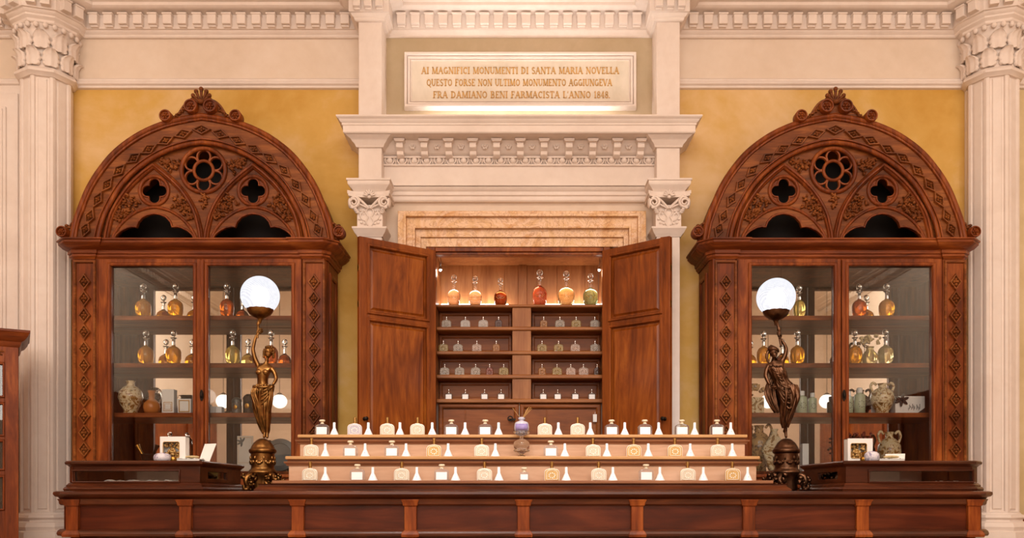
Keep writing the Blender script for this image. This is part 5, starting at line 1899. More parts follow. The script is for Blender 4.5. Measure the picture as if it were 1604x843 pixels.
def place(key, maker, loc, label, group, rz=0.0):
    if key not in PROTO:
        o = maker(label, group)
        PROTO[key] = o
        o.location = loc; o.rotation_euler = (0, 0, rz)
        return o
    return dup(PROTO[key], loc, label, rz, None, group)


TB = {'top': [(504.7, 'w'), (556, 'l'), (607, 'p'), (654.2, 'p'), (707, 'w'), (760, 'w'), (853.4, 'p'), (904.7, 'p'), (958, 'w'), (1010, 'w'), (1068, 'w'), (1123, 'w')],
      'middle': [(488, 'p'), (549, 'w'), (614, 'w'), (680, 'a'), (754.6, 'p'), (862.8, 'w'), (928.8, 'p'), (992.5, 'a'), (1057, 'a'), (1124, 'p')],
      'bottom': [(486, 'p'), (560, 'w'), (629.5, 'p'), (692, 'w'), (759, 'p'), (864.4, 'a'), (937.7, 'p'), (1012, 'w'), (1077, 'p'), (1147, 'a')]}
TF = {'top': [523.6, 577, 626.5, 677, 728.5, 781, 874.6, 924.6, 978.6, 1031.7, 1088, 1144.6],
      'middle': [509.6, 572, 636, 702, 776, 884.8, 950.6, 1015.5, 1081, 1147],
      'bottom': [509.6, 584, 653, 713.6, 781.4, 887, 960, 1033.6, 1101.6, 1171]}
KN = {'w': ('white-labelled bottle', 'label', 'b_clear'), 'p': ('pale spray-top bottle', 'spray', 'b_pale'), 'a': ('amber spray-top bottle', 'spray', 'b_amber'), 'l': ('bluish clear spray-top bottle', 'spray', 'b_lilac')}
MID = {'top': 'the reed diffuser', 'middle': 'the glass stand', 'bottom': 'the small middle bottle'}
for tier in ('top', 'middle', 'bottom'):
    y, z = TIER[tier]
    B_ = TB[tier]
    lefts = sorted([b for b in B_ if b[0] < 815], reverse=True); rights = sorted([b for b in B_ if b[0] > 815])
    for side, arr in (('gilt', lefts), ('dark', rights)):
        for i, (px, kd) in enumerate(arr):
            nm, kind, mat = KN[kd]
            lab = f'{nm} on {tier} tier, {ORD[i + 1]} from {MID[tier]} toward the {side} lamp'
            place('flask_' + kd, lambda l, g: flask('perfume_bottle', l, 'bottle', kind, mat=mat, group=g), (PX(px, y), y, z), lab, f'perfume bottles on the {tier} tier')
    Fs = TF[tier]
    lefts = sorted([b for b in Fs if b < 815], reverse=True); rights = sorted([b for b in Fs if b > 815])
    for side, arr in (('gilt', lefts), ('dark', rights)):
        for i, px in enumerate(arr):
            lab = f'white funnel on {tier} tier, {ORD[i + 1]} from {MID[tier]} toward the {side} lamp'
            place('funnel', funnel, (PX(px, y), y, z), lab, f'white funnels on the {tier} tier')

# middle of the stand: small bottle, glass stand with the reed diffuser on it
y, z = TIER['bottom']
o = flask('perfume_bottle', 'smallest white-labelled bottle with round stopper, middle of the bottom tier', 'bottle', 'label', .046, .042, .02, 'b_clear', 'perfume bottles on the bottom tier')
o.location = (PX(821, y), y, z)
y, z = TIER['middle']
gs = thing('glass_stand', 'clear glass footed stand with swirled bulb under the reed diffuser', 'stand', (PX(817, y), y - .012, z))
kz = y / F
Zm = lambda py: (715.5 - py) * kz
m = MB().lathe([(.020, 0), (.021, .003), (.012, .006), (.009, .012), (.016, .018), (.030, .022), (.040, .026), (.040, .030), (.034, .034), (.038, .045), (.040, .058), (.036, .070), (.022, .080), (.009, .086), (.007, .096)],
               (0, 0, 0), 32, lambda a, z: 1 + (.03 * math.sin(8 * a + z * 90) if .03 < z < .08 else 0))
m.build('bulb', M['clear'], gs, 45)
zd = Zm(683)
m = MB().lathe([(.007, zd - .010), (.010, zd), (.028, zd + .006), (.036, zd + .012), (.038, zd + .022), (.034, zd + .020), (.030, zd + .012), (.002, zd + .008)], (0, 0, 0), 36, lambda a, z: 1 + .08 * math.cos(12 * a) * (1 if z > zd + .004 else 0))
m.build('dish', M['clear'], gs, 45)
rd = thing('reed_diffuser', 'lilac-labelled round diffuser bottle with thin reeds, centre of the bottle stand', 'diffuser', (PX(817, y), y - .012, z + zd + .0085))
m = MB().lathe([(.022, 0), (.027, .004), (.034, .016), (.036, .030), (.034, .048), (.030, .056), (.016, .062), (.010, .064), (.010, .068), (.016, .071), (.017, .077), (.010, .081), (.008, .082)], (0, 0, 0), 30, lambda a, z: 1.0)
m.build('bottle', M['b_lilac'], rd, 45)
m = MB()
n = 16
v, f = [], []
for i in range(n + 1):
    a = R(-145) + R(110) * i / n
    for (r_, zz) in ((.0352, .016), (.0372, .030), (.0352, .047)):
        v.append((r_ * math.cos(a), r_ * math.sin(a), zz))
for i in range(n):
    for j in range(2): f.append((i * 3 + j, i * 3 + j + 1, (i + 1) * 3 + j + 1, (i + 1) * 3 + j))
m.add(v, f)
M['lilac'] = plain('lilac_label', srgb(150, 132, 182), .5, 0, .15, 60, 0)
lo_ = m.build('label', M['lilac'], rd, 60)
sd_ = lo_.modifiers.new('Solid', 'SOLIDIFY'); sd_.thickness = .001
M['reed'] = plain('reed', srgb(168, 124, 66), .7, 0, .1, 30, 0)
for (dx, dz, dy) in ((-.044, .128, .02), (.030, .128, .03), (.038, .134, .02), (.046, .132, .03), (.050, .124, .01)):
    MB().tube([(dx * .12, dy * .1, .076), (dx * .6, dy * .6, .076 + (dz - .076) * .55), (dx, dy, dz)], .0013, 5).build('reed', M['reed'], rd, 60)

# bottles on the cupboard shelves
NB = {2: [(699.4, 'grey'), (729, 'clear'), (757, 'clear'), (781, 'brown'), (851.6, 'gold'), (877, 'grey'), (902.5, 'olive'), (931.7, 'grey')],
      3: [(694.6, 'olive'), (717.5, 'grey'), (747, 'pink'), (777.4, 'gold'), (849, 'olive'), (875, 'olive'), (901, 'pink'), (932, 'grey')],
      4: [(696.6, 'grey'), (720, 'grey'), (745, 'grey'), (767, 'red'), (789, 'olive'), (849, 'gold'), (872.5, 'olive'), (894, 'pink'), (914, 'pink'), (935.5, 'brown')],
      5: [(703, 'w'), (729, 'w'), (759, 'w'), (785, 'w'), (851, 'w'), (873.5, 'w'), (901, 'w'), (927, 'w')]}
CN = {'grey': 'greyish clear', 'clear': 'clear', 'brown': 'narrow dark brown', 'gold': 'narrow golden', 'olive': 'olive yellow', 'pink': 'pinkish clear', 'red': 'narrow reddish', 'w': 'white-labelled'}
yb_ = YS + .05
for row, arr in NB.items():
    z = Zs[row - 1][0]
    for side, sub in (('gilt', sorted([a for a in arr if a[0] < 815], reverse=True)), ('dark', sorted([a for a in arr if a[0] > 815]))):
        for i, (px, cn) in enumerate(sub):
            lab = f"{CN[cn]} bottle on cupboard's {ORD[row]} shelf, {ORD[i + 1]} from divider toward the {side} lamp"
            nar = cn in ('brown', 'gold', 'red')
            if cn == 'w': mk = lambda l, g: flask('cologne_bottle', l, 'bottle', 'pinlabel', .050, .044, .024, 'b_grey', g)
            else: mk = lambda l, g: flask('cologne_bottle', l, 'bottle', 'pin', .046 if nar else .062, .054, .024, 'n_' + cn, g)
            place('niche_' + cn, mk, (PX(px, yb_), yb_, z), lab, f"cologne bottles on the cupboard's {ORD[row]} shelf")


def decanter(label, group, mat, H=.204, wide=.22):
    t = thing('decanter', label, 'decanter', (0, 0, 0), group)
    b = [(.10, 0), (.12, .008), (.135, .02), (wide * .84, .08), (wide * .96, .17), (wide, .27), (wide * .98, .36), (wide * .84, .44), (.12, .50), (.055, .535), (.048, .56)]
    MB().lathe([(r * H, z * H) for r, z in b], (0, 0, 0), 28, lambda a, z: 1 + .02 * math.cos(8 * a)).build('body', M[mat], t, 60)
    nk = [(.047, .559), (.044, .62), (.044, .72), (.055, .745), (.088, .76), (.09, .775), (.05, .785), (.03, .80), (.03, .815)]
    MB().lathe([(r * H, z * H) for r, z in nk], (0, 0, 0), 20).build('neck', M['clear'], t, 50)
    s = MB().ell((0, 0, .905 * H), (.078 * H, .05 * H, .092 * H), 14, 8)
    s.ring((0, 0, .905 * H), .07 * H, .02 * H, 24, 6)
    s.build('stopper', M['clear'], t, 40)
    return t


for px, py0, mat, wide, nm, sd in ((711, 426, 'rose', .20, 'pale rose', ''), (744.4, 428, 'rose', .215, '', ''), (784, 431, 'brown', .225, '', ''), (845.4, 418, 'red', .20, '', ''), (887, 420, 'nstraw', .235, '', ''), (925, 424, 'green', .225, '', '')):
    yd = YS + .055
    H = (476 - py0) * yd / F
    lab = {711: 'tall clear decanter of pale rose liquid nearest the hanging spotlight on the gilt lamp side', 744.4: 'clear decanter of pale rose liquid standing next to the dark brown decanter',
           784: 'short decanter of dark brown liquid in the open cupboard', 845.4: 'tall decanter of red liquid in the open cupboard', 887: 'decanter of pale straw liquid with a gilt wreath in the open cupboard', 925: 'decanter of green liquid in the open cupboard'}[px]
    o = decanter(lab, "decanters on the cupboard's lit top shelf", mat, H, wide)
    o.location = (PX(px, yd), yd, Zs[0][0])
    e = MB()
    for j in range(9):
        a = -math.pi / 2 + (j - 4) * .16
        e.ell((H * wide * 1.0 * math.cos(a), H * wide * 1.0 * math.sin(a), H * (.25 + .03 * math.cos(j * 1.6))), (.004, .002, .003), 6, 4)
    e.build('gilt_wreath', M['gold'], o, 60)

# ------------------------------------------------------------------ cabinet goods
SHZ = [CZ + (HY - p) / 261.6 + .0145 for p in (497.5, 572, 650)] + [1.182]
YG = 5.095


def cz_(px): return PX(px, YG)


for px, sh, mat, top, w, lab in (
        (224.4, 0, 'amber', 437, 24, 'amber decanter on the top shelf of the gilt-lamp cabinet, by the outer door edge'),
        (275, 0, 'amber', 437, 24, 'amber decanter on the top shelf of the gilt-lamp cabinet, by the keyhole stile'),
        (355.4, 0, 'orange', 437, 22, 'orange decanter on the top shelf, just beside the gilt lamp globe'),
        (228.5, 1, 'amber', 513, 24, 'amber decanter on the second shelf of the gilt-lamp cabinet, above the painted jar'),
        (272, 1, 'amber', 513, 24, 'amber decanter on the second shelf of the gilt-lamp cabinet, above the tall white box'),
        (364.5, 1, 'straw', 514, 23, 'straw-yellow decanter on the second shelf, just beside the gilt figure raised arm'),
        (425, 1, 'orange', 514, 22, 'orange decanter on the second shelf, behind the head of the gilt figure'),
        (1388.6, 0, 'amber', 437, 24, 'amber decanter on the top shelf of the dark-lamp cabinet, by the outer door edge'),
        (1346, 0, 'orange', 438, 23, 'deep orange decanter on the top shelf of the dark-lamp cabinet, by the centre stile'),
        (1252, 0, 'straw', 440, 19, 'straw-yellow decanter on the top shelf, just beside the dark lamp globe'),
        (1387, 1, 'paleyellow', 513, 24, 'pale yellow decanter on the second shelf, beside the vase with handles'),
        (1339, 1, 'amber', 514, 23, 'golden decanter on the second shelf of the dark-lamp cabinet, by the centre stile'),
        (1248.7, 1, 'amber', 513, 23, 'golden decanter on the second shelf, behind the raised arm of the dark figure'),
        (1196, 1, 'amber', 516, 21, 'golden decanter on the second shelf, behind the turban of the dark figure')):
    base = 492 if sh == 0 else 569.5
    H = (base - top) * YG / F
    key = f'cab_{mat}_{w}'
    place(key, lambda l, g: decanter(l, g, mat, H, w * YG / F / H / 2), (cz_(px), YG, SHZ[sh]), lab, 'decanters in the arched cabinets')


def jar(name, label, cat, prof, mat, loc, handles=0, lid=None, neckmat=None):
    t = thing(name, label, cat, loc)
    MB().lathe(prof, (0, 0, 0), 32).build('body', M[mat], t, 55)
    rmax = max(r for r, z in prof); zt = prof[-1][1]
    if handles:
        for s in (-1, 1):
            MB().tube(catmull([(s * rmax * .82, 0, zt * .72), (s * rmax * 1.0, 0, zt * .9), (s * rmax * .8, 0, zt * 1.02), (s * rmax * .5, 0, zt * .95)], 5), .008, 8).build('handle', M[mat], t, 60)
    if lid: MB().lathe(lid, (0, 0, 0), 24).build('lid', M[neckmat or mat], t, 50)
    return t


g = YG / F
jp = lambda w, h: [(w * .26, 0), (w * .28, h * .03), (w * .26, h * .07), (w * .40, h * .25), (w * .5, h * .48), (w * .47, h * .66), (w * .30, h * .80), (w * .17, h * .85), (w * .16, h * .94), (w * .20, h), (w * .16, h)]
jar('painted_jar', 'round painted earthenware jar on the third shelf of the gilt-lamp cabinet', 'jar', jp(37 * g, 51 * g), 'maiolica', (cz_(207), YG - .02, SHZ[2]))
t = jar('glass_jug', 'small orange-bellied jug beside the round painted jar', 'jug', [(.030, 0), (.044, .012), (.050, .04), (.046, .062), (.030, .08), (.018, .088), (.018, .12), (.026, .14), (.022, .14)], 'terracotta', (cz_(239), YG - .01, SHZ[2]))
MB().tube(catmull([(.040, 0, .06), (.062, 0, .10), (.046, 0, .145), (.020, 0, .13)], 5), .006, 8).build('handle', M['clear'], t, 60)


def card_box(name, label, w, h, d, loc, rz=0.0, deco=True, mat='white'):
    t = thing(name, label, 'box', loc)
    t.rotation_euler = (0, 0, rz)
    MB().box(-w / 2, w / 2, 0, d, 0, h).build('carton', M[mat], t, 40, .002)
    if deco:
        MB().hframe(-w * .36, w * .36, h * .1, h * .48, w * .05, -.0003, -.0016).hframe(-w * .26, w * .26, h * .17, h * .41, w * .03, -.0003, -.0012).build('printed_frame', M['letter'], t, 0)
    return t


card_box('soap_carton', 'tall white carton with a printed frame on the third shelf near the keyhole', 19 * g, 38 * g, .05, (cz_(265), YG - .02, SHZ[2]))
t = card_box('framed_card', 'small white framed card box at the keyhole end of the third shelf', 21 * g, 23 * g, .03, (cz_(291.5), YG - .03, SHZ[2]), 0, False)
MB().hframe(-8.5 * g, 8.5 * g, 2 * g, 21 * g, 1.6 * g, -.0003, -.003).build('border', M['letter'], t, 0)
# bottom of the gilt-lamp cabinet
yb2 = 5.06
m_ = thing('mortar', 'dark bronze mortar with two pestles behind the glazed counter case', 'mortar', (PX(233, yb2), yb2, SHZ[3]))
MB().lathe([(.034, 0), (.038, .006), (.030, .016), (.036, .05), (.044, .09), (.050, .098), (.048, .104), (.040, .100), (.032, .05), (.002, .03)], (0, 0, 0), 28).build('bowl', M['iron'], m_, 50)
for dx, mt in ((-.064, 'brass'), (.05, 'iron')):
    MB().tube([(dx * .1, 0, .045), (dx * .8, 0, .125), (dx * 1.0, 0, .148), (dx * 1.08, 0, .158)], [.010, .008, .012, .014], 10).build('pestle', M[mt], m_, 60)
M['jarglass'] = pane('thin_jar_glass', (.9, .92, .9, 1), 1.6)
for px, yy, s, lab in ((266, 5.10, .95, 'large lidded glass jar behind the white window box'), (293, 5.14, .75, 'small lidded glass jar behind the open white box')):
    t = thing('glass_jar', lab, 'jar', (PX(px, yy), yy, SHZ[3]))
    MB().lathe([(.04 * s, 0), (.052 * s, .01), (.054 * s, .12), (.05 * s, .165), (.038 * s, .178), (.038 * s, .186)], (0, 0, 0), 28).build('body', M['jarglass'], t, 55)
    MB().lathe([(.042 * s, .187), (.044 * s, .194), (.03 * s, .205), (.010 * s, .212), (.010 * s, .218), (.018 * s, .226), (.010 * s, .238), (.001, .24)], (0, 0, 0), 24).build('lid', M['clear'], t, 50)
# inner half of the gilt-lamp cabinet
M['grey'] = plain('grey_tin', srgb(92, 92, 88), .4, .3, .1, 14, .05)
for px, w, h, mat, lab in ((371, 15, 26, 'grey', 'grey cylindrical tin on the third shelf, away from the gilt figure'), (389.5, 17, 31, 'iron', 'taller dark cylindrical tin with domed lid beside the gilt figure')):
    t = thing('tin', lab, 'tin', (cz_(px), YG, SHZ[2]))
    MB().lathe([(w / 2 * g, 0), (w / 2 * g, h * .72 * g)], (0, 0, 0), 28).lathe([(w / 2.1 * g, h * .3 * g), (w / 2 * g + .001, h * .32 * g), (w / 2 * g + .001, h * .6 * g), (w / 2.1 * g, h * .62 * g)], (0, 0, 0), 28).build('canister', M[mat], t, 50)
    MB().lathe([(w / 2 * g + .002, h * .72 * g), (w / 2 * g + .002, h * .80 * g), (w / 2.6 * g, h * .92 * g), (w / 6 * g, h * g), (.001, h * g)], (0, 0, 0), 28).build('lid', M[mat], t, 50)
    MB().ell((0, -w / 2 * g, h * .38 * g), (w * .22 * g, .003, w * .25 * g), 14, 8).build('seal', M['brass'], t, 60)
for k, px in enumerate((333, 344)):
    card_box('soap_box', ('small pale soap box at the keyhole end of the third inner shelf', 'small pale soap box between the stile and the grey tin')[k], 10 * g, 11 * g, .05, (cz_(px), YG - .02, SHZ[2]), 0, False)
t = thing('picture_card', 'cream card with a dark leaf print propped behind the gilt lamp pedestal', 'card', (PX(383, 5.04), 5.05, 1.182))
hh = PZ(683, 5.04) - 1.182
MB().box(-.048, .048, 0, .006, 0, hh).build('card', M['plaque'], t, 40, .001)
m = MB()
for j in range(5):
    a = R(60 + j * 50)
    m.ell((-.018 + .016 * math.cos(a), -.001, hh - .036 + .014 * math.sin(a)), (.017, .001, .006), 8, 5, Matrix.Rotation(-a, 4, 'Y'))
m.build('leaf_print', M['grey'], t, 60)
m = MB().hframe(-.042, .042, .05, hh - .008, .002, -.0002, -.0012)
m.build('border', M['letter'], t, 0)
t = thing('glass_plate', 'grey round glass plate propped behind the gilt lamp pedestal', 'plate', (PX(438, 5.08), 5.09, 1.182 + .10))
MB().lathe([(.10, 0), (.10, .006), (.07, .012), (.068, .006), (.001, .004)], (0, 0, 0), 36, None, Matrix.Rotation(R(82), 4, 'X')).build('disc', M['grey'], t, 50)
MB().box(-.03, .03, -.005, .03, -.1, -.088).build('stand', M['iron'], t, 40)

# dark-lamp cabinet, third shelf
M['gbottle'] = plain('pale_green_bottle', srgb(176, 188, 158), .3, 0, .12, 26, .03)
for px, w, h, lab in ((1329.5, 13, 36, 'pale green bottle with white cap half hidden by the centre stile'), (1346.5, 17, 41, 'pale green bottle with white cap next to the two-handled painted jar'),
                      (1256, 16, 36, 'pale green bottle with white cap beside the dark robed figure'), (1272.7, 13, 33, 'slim pale green bottle with white cap near the centre stile')):
    t = thing('lotion_bottle', lab, 'bottle', (cz_(px), YG, SHZ[2]), 'lotion bottles in the cabinet')
    w_, h_ = w * g, h * g
    MB().lathe([(w_ * .48, 0), (w_ * .5, .003), (w_ * .5, h_ * .66), (w_ * .44, h_ * .74), (w_ * .22, h_ * .78), (w_ * .22, h_ * .82)], (0, 0, 0), 24).build('body', M['gbottle'], t, 45)
    MB().lathe([(w_ * .26, h_ * .80), (w_ * .26, h_ * .98), (w_ * .2, h_)], (0, 0, 0), 20).build('cap', M['white'], t, 45)
    m = MB()
    for j in range(8):
        a = -math.pi / 2 + .5 * math.cos(j * math.pi / 4)
        m.ell((w_ * .5 * math.cos(a), w_ * .5 * math.sin(a), h_ * (.36 + .12 * math.sin(j * math.pi / 4))), (.004, .0012, .003), 6, 4)
    m.build('printed_wreath', M['grey'], t, 60)
jar('painted_jar', 'two-handled painted earthenware jar on the third shelf of the dark-lamp cabinet', 'jar', jp(36 * g, 47 * g), 'maiolica', (cz_(1379.6), YG - .02, SHZ[2]), 1)
t = card_box('gift_box', 'white gift box tied with a black ribbon on the third shelf', 46 * g, 27 * g, .07, (cz_(1422), YG - .03, SHZ[2]), 0, False)
M['ribbon'] = plain('black_ribbon', srgb(24, 20, 20), .5, 0, .1, 20, 0)
m = MB()
hx, hz = -14 * g, 21 * g
for a in (20, 75, 150, 205, 320, 265):
    ca, sa = math.cos(R(a)), math.sin(R(a))
    m.ell((hx + 5.5 * g * ca, -.008, hz + 4.5 * g * sa), (6.5 * g, .004, 2.4 * g), 10, 6, Matrix.Rotation(-R(a), 4, 'Y'))
m.ell((hx, -.01, hz), (.010, .008, .010), 8, 6)
m.box(-23 * g, -13 * g, -.0015, 0, hz - .004, hz + .004)
m.build('bow', M['ribbon'], t, 60)
m = MB().prism([(23 * g, 1 * g), (23 * g, 9 * g), (12 * g, 1 * g)], -.0015, 0)
m.build('ribbon_band', M['ribbon'], t, 0)
m = MB()
for j in range(12): m.box(-3 * g + j * 1.6 * g, -3 * g + j * 1.6 * g + .9 * g, -.001, 0, (5 + (j * 7 % 5)) * g, (9 + (j * 5 % 7)) * g)
m.build('printed_view', M['grey'], t, 0)
# handled vase with flowers on the second shelf
t = jar('vase', 'clear vase holding a pale flower bunch on the second shelf', 'vase', [(.028, 0), (.040, .01), (.046, .04), (.042, .066), (.024, .088), (.020, .10), (.026, .112), (.022, .112)], 'paleyellow', (cz_(1363), YG + .005, SHZ[1]))
m = MB()
rr = random.Random(8)
for j in range(34):
    m.ell((rr.uniform(-.055, .055), rr.uniform(-.03, .03), .125 + rr.uniform(0, .06)), (rr.uniform(.007, .014), .008, rr.uniform(.006, .011)), 7, 5, Matrix.Rotation(rr.uniform(0, 3), 4, 'Y'))
M['petal'] = plain('dried_petals', srgb(206, 184, 138), .8, 0, .25, 40, .1)
m.build('flower_bunch', M['petal'], t, 60)
# bottom of the dark-lamp cabinet
t = jar('painted_jug', 'painted earthenware jug with a bulging body behind the open white box', 'jug', [(r * .92, z * 1.45) for r, z in jp(38 * g, 42 * g)], 'maiolica', (PX(1393, 5.06), 5.06, 1.182), 1)
t = thing('dried_flowers', 'reddish dried flowers in a pot behind the white window box', 'flowers', (PX(1342, 5.12), 5.12, 1.182))
MB().lathe([(.03, 0), (.045, .01), (.05, .09), (.044, .1)], (0, 0, 0), 24).build('pot', M['iron'], t, 50)
m = MB()
for j in range(90):
    a = rr.uniform(0, 6.28); q_ = rr.random() ** .5
    m.ell((.085 * q_ * math.cos(a), .05 * q_ * math.sin(a), .17 + rr.uniform(-.06, .07)), (.010, .010, .008), 6, 4)
for j in range(14):
    a = rr.uniform(0, 6.28)
    m.tube([(0, 0, .08), (.05 * math.cos(a), .03 * math.sin(a), .14)], .0015, 5)
M['dried'] = plain('dried_flower_heads', srgb(128, 62, 50), .9, 0, .35, 50, .1)
m.build('flower_heads', M['dried'], t, 60)
t = jar('dark_jug', 'big dark brown earthenware jug behind the pedestal of the dark lamp', 'jug', [(r, z * 1.25) for r, z in jp(40 * g, 58 * g)], 'maiolicab', (PX(1190, 5.11), 5.125, 1.182), 1)
t = thing('flask_vase', 'diamond-shaped painted flask beside the big dark brown jug', 'vase', (PX(1213, 4.99), 4.995, 1.182))
hq = PZ(672, 4.99) - 1.182
MB().prism([(-.03, 0), (.03, 0), (.078, hq * .5), (.018, hq * .88), (.014, hq * .93), (.024, hq), (-.024, hq), (-.014, hq * .93), (-.018, hq * .88), (-.078, hq * .5)], -.02, .02).build('body', M['maiolica'], t, 30, .008)
card_box('paper_bag', 'narrow white box standing beside the dark lamp pedestal inside the cabinet', 10 * g, PZ(695, 5.06) - 1.182, .04, (PX(1262, 5.06), 5.06, 1.182), 0, False)
t = thing('potted_bouquet', 'patterned box of dried leaves on the third shelf behind the dark figure', 'flowers', (cz_(1184), YG - .02, SHZ[2]))
MB().box(-.045, .045, 0, .06, 0, .10).build('box', M['maiolica'], t, 40, .003)
m = MB()
for j in range(16):
    a = rr.uniform(.2, 2.9)
    m.ell((.05 * math.cos(a), .03, .12 + .045 * math.sin(a)), (.024, .006, .008), 8, 5, Matrix.Rotation(-a, 4, 'Y'))
m.build('leaves', M['maiolicab'], t, 60)

# ------------------------------------------------------------------ boxes and soaps on the counter cases
CZT = PZ(722, 3.80)
yo = 4.02
k_ = yo / F
M['paper'] = plain('tissue_paper', srgb(238, 232, 226), .7, 0, .02, 20, .1)
M['biscuit'] = painted('potpourri', srgb(196, 158, 96), [srgb(92, 50, 24), srgb(150, 96, 44), srgb(206, 160, 80), srgb(120, 50, 44)], 90)
M['soap'] = painted('wrapped_soap_paper', srgb(226, 220, 228), [srgb(150, 140, 170), srgb(206, 200, 214), srgb(232, 228, 232), srgb(190, 180, 200)], 60)


def window_box(label, px0, px1, py0):
    w, h = (px1 - px0) * k_, PZ(py0, yo) - CZT
    t = thing('window_box', label, 'box', (PX((px0 + px1) / 2, yo), yo, CZT))
    x0, x1, z0, z1 = -w * .38, w * .26, h * .18, h * .80
    cr = .008
    def rrect(a, b, c, d, r):
        out = []
        for (cx, cz, s0) in ((b - r, d - r, 0), (a + r, d - r, 90), (a + r, c + r, 180), (b - r, c + r, 270)):
            for i in range(5): out.append((cx + r * math.cos(R(s0 + i * 22.5)), cz + r * math.sin(R(s0 + i * 22.5))))
        return out
    m = MB().plate([(-w / 2, 0), (w / 2, 0), (w / 2, h), (-w / 2, h)], [rrect(x0, x1, z0, z1, cr)], 0, .003)
    m.box(-w / 2, -w / 2 + .003, .003, .05, 0, h).box(w / 2 - .003, w / 2, .003, .05, 0, h).box(-w / 2, w / 2, .003, .05, h - .003, h).box(-w / 2, w / 2, .003, .05, 0, .003).box(-w / 2, w / 2, .047, .05, 0, h)
    m.build('carton', M['white'], t, 30)
    m = MB()
    rq = random.Random(4)
    for j in range(50):
        m.ell((rq.uniform(x0, x1), .022 + rq.uniform(-.008, .01), rq.uniform(z0, z1)), (rq.uniform(.006, .012), .008, rq.uniform(.005, .009)), 7, 5, Matrix.Rotation(rq.uniform(0, 3), 4, 'Y'))
    m.build('potpourri', M['biscuit'], t, 60)
    m = MB().tube([(x, -.0005, z) for x, z in rrect(x0, x1, z0, z1, cr)], .0015, 5, closed=True)
    m.build('window_rim', M['letter'], t, 60)
    return t


window_box('white carton with a window of potpourri on the counter case, gilt lamp side', 250.6, 290.5, 684)
window_box('white carton with a window of potpourri on the counter case, dark lamp side', 1328, 1367, 687)


def soap(label, px, w, h):
    t = thing('wrapped_soap', label, 'soap', (PX(px, yo - .12), yo - .12, CZT))
    w_, h_ = w * k_, h * k_
    MB().lathe([(w_ * .36, 0), (w_ * .48, h_ * .18), (w_ * .5, h_ * .5), (w_ * .46, h_ * .8), (w_ * .3, h_), (.001, h_ * .96)], (0, 0, 0), 28, lambda a, z: 1 + .03 * math.cos(14 * a)).build('wrapper', M['soap'], t, 60)
    MB().lathe([(w_ * .2, h_ * .97), (w_ * .19, h_ * 1.04), (.001, h_ * 1.05)], (0, 0, 0), 18).build('seal', M['lilac'], t, 50)


soap('round pleat-wrapped soap in front of the window box, gilt lamp side', 254.4, 25, 12.5)
soap('round pleat-wrapped soap in front of the window box, dark lamp side', 1365.5, 22, 15)
for px, sd, h in ((271.5, 'gilt', 11), (1353, 'dark', 15)):
    t = thing('gold_sachet', f'small gold-wrapped sachet in front of the window box, {sd} lamp side', 'sachet', (PX(px, yo - .1), yo - .1, CZT))
    MB().lathe([(.010, 0), (.015, .008), (.014, .020), (.006, .026), (.010, h * k_)], (0, 0, 0), 18, lambda a, z: 1 + .1 * math.cos(7 * a)).build('pouch', M['brass'], t, 60)
    MB().lathe([(.0075, .0245), (.0075, .0275)], (0, 0, 0), 14).build('tie', M['ribbon'], t, 50)


def open_box(label, px0, px1, tall):
    t = thing('open_box', label, 'box', (PX((px0 + px1) / 2, yo), yo - .06, CZT))
    w = (px1 - px0) * k_
    m = MB().box(-w / 2, w * .22, 0, .11, 0, .004).hframe(-w / 2, w * .22, 0, .014, .003, .002, 0)
    m.box(-w / 2, w * .22, 0, .003, 0, .016).box(-w / 2, w * .22, .107, .11, 0, .016).box(-w / 2, -w / 2 + .003, 0, .11, 0, .016)
    m.build('tray', M['white'], t, 30)
    m = MB()
    lh, lx = (31 * k_, .075) if tall else (15 * k_, .05)
    # leaning lid
    m.add([(-w * .06, .10, .006), (w * .38, .06, .006), (w * .5, .10, lh), (w * .04, .14, lh), (-w * .06, .104, .004), (w * .38, .064, .004), (w * .5, .104, lh - .004), (w * .04, .144, lh - .004)],
          [(0, 1, 2, 3), (7, 6, 5, 4), (0, 4, 5, 1), (1, 5, 6, 2), (2, 6, 7, 3), (3, 7, 4, 0)])
    m.build('lid', M['white'], t, 30, .001)
    m = MB()
    v, f = [], []
    rq = random.Random(6)
    for i in range(15):
        for j in range(7):
            v.append((-w * .48 + w * .68 * i / 14, .004 + .1 * j / 6, .012 + .009 * rq.random()))
    for i in range(14):
        for j in range(6): f.append((i * 7 + j, i * 7 + j + 1, i * 7 + j + 8, i * 7 + j + 7))
    m.add(v, f)
    m.build('tissue', M['paper'], t, 0)
    MB().ell((-w * .08, .03, .026), (w * .22, .022, .007), 18, 8).build('soap_bar', M['petal'], t, 60)


open_box('open white box with a propped lid and oval soap beside the gilt lamp', 284, 334, True)
open_box('open white box lying flat with an oval soap, beside the dark-lamp window box', 1368, 1424, False)

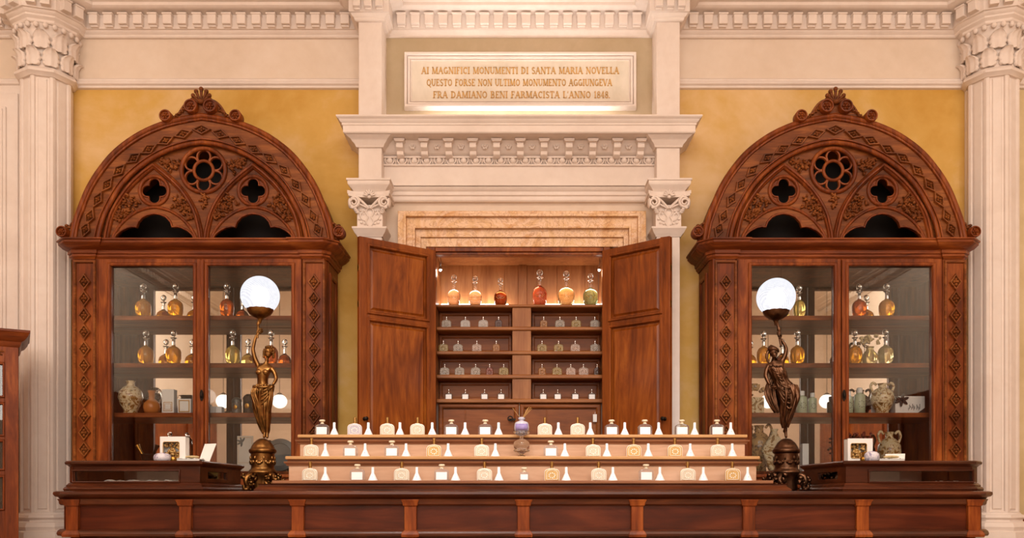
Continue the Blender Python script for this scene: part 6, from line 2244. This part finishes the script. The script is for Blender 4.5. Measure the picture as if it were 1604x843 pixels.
# ------------------------------------------------------------------ dark cabinet at the edge of the room
yc = 4.62
t = thing('glazed_cabinet', 'dark red-brown glazed wall cabinet at the edge of the room next to the fluted column', 'cabinet', (0, 0, 0))
hx = PX(29, yc) - PX(-40, yc)
t.location = (PX(29, yc) - hx * math.cos(R(31)), yc - hx * math.sin(R(31)), 0)
t.rotation_euler = (0, 0, R(31))
zt = PZ(545, yc)
m = MB().box(-hx, hx, .02, .33, 0, zt)
m.box(-hx, hx, -.0, .02, 0, .9) 
m.build('carcass', M['cab'], t, 40, .003)
m = MB()
zrows = [(570, 625), (632, 685), (690, 738), (745, 800)]
gx = PX(11, yc) - PX(-40, yc)
m.box(gx, hx, -.012, .02, .5, zt).box(-hx, -gx, -.012, .02, .5, zt)
ys_ = [zt] + [z for a, b in zrows for z in (PZ(a, yc), PZ(b, yc))] + [.5]
for i in range(0, len(ys_), 2): m.box(-gx, gx, -.012, .02, ys_[i + 1], ys_[i])
for a, b in zrows: m.hframe(-gx, gx, PZ(b, yc), PZ(a, yc), .012, -.004, -.018)
m.build('door', M['cab'], t, 35, .002)
MB().box(-gx, gx, .006, .010, PZ(800, yc), PZ(570, yc)).build('glass_pane', M['pane'], t, 0)
MB().box(-gx, gx, .0185, .0195, PZ(800, yc), PZ(570, yc)).build('shelf_back', M['cabdark'], t, 0)
pr = [(-.03, zt), (.004, zt), (.010, zt + .012), (.014, zt + .03), (.03, zt + .04), (.045, zt + .06), (.05, zt + .075), (.056, zt + .08), (.056, zt + .092), (-.03, zt + .092)]
m = MB().sweep(pr, [(-hx, .33), (-hx, 0), (hx, 0), (hx, .33)]).box(-hx, hx, .0, .33, zt, zt + .09)
m.build('cornice', M['cabx'], t, 35)
m = MB()
for j in range(7):
    a = R(-90 + (j - 3) * 26)
    m.ell((.13 + .03 * math.cos(a), -.014, zt - .02 + .03 * math.sin(a)), (.007, .006, .018), 7, 5, Matrix.Rotation(-a - math.pi / 2, 4, 'Y'))
m.build('shell_carving', M['carve'], t, 60)
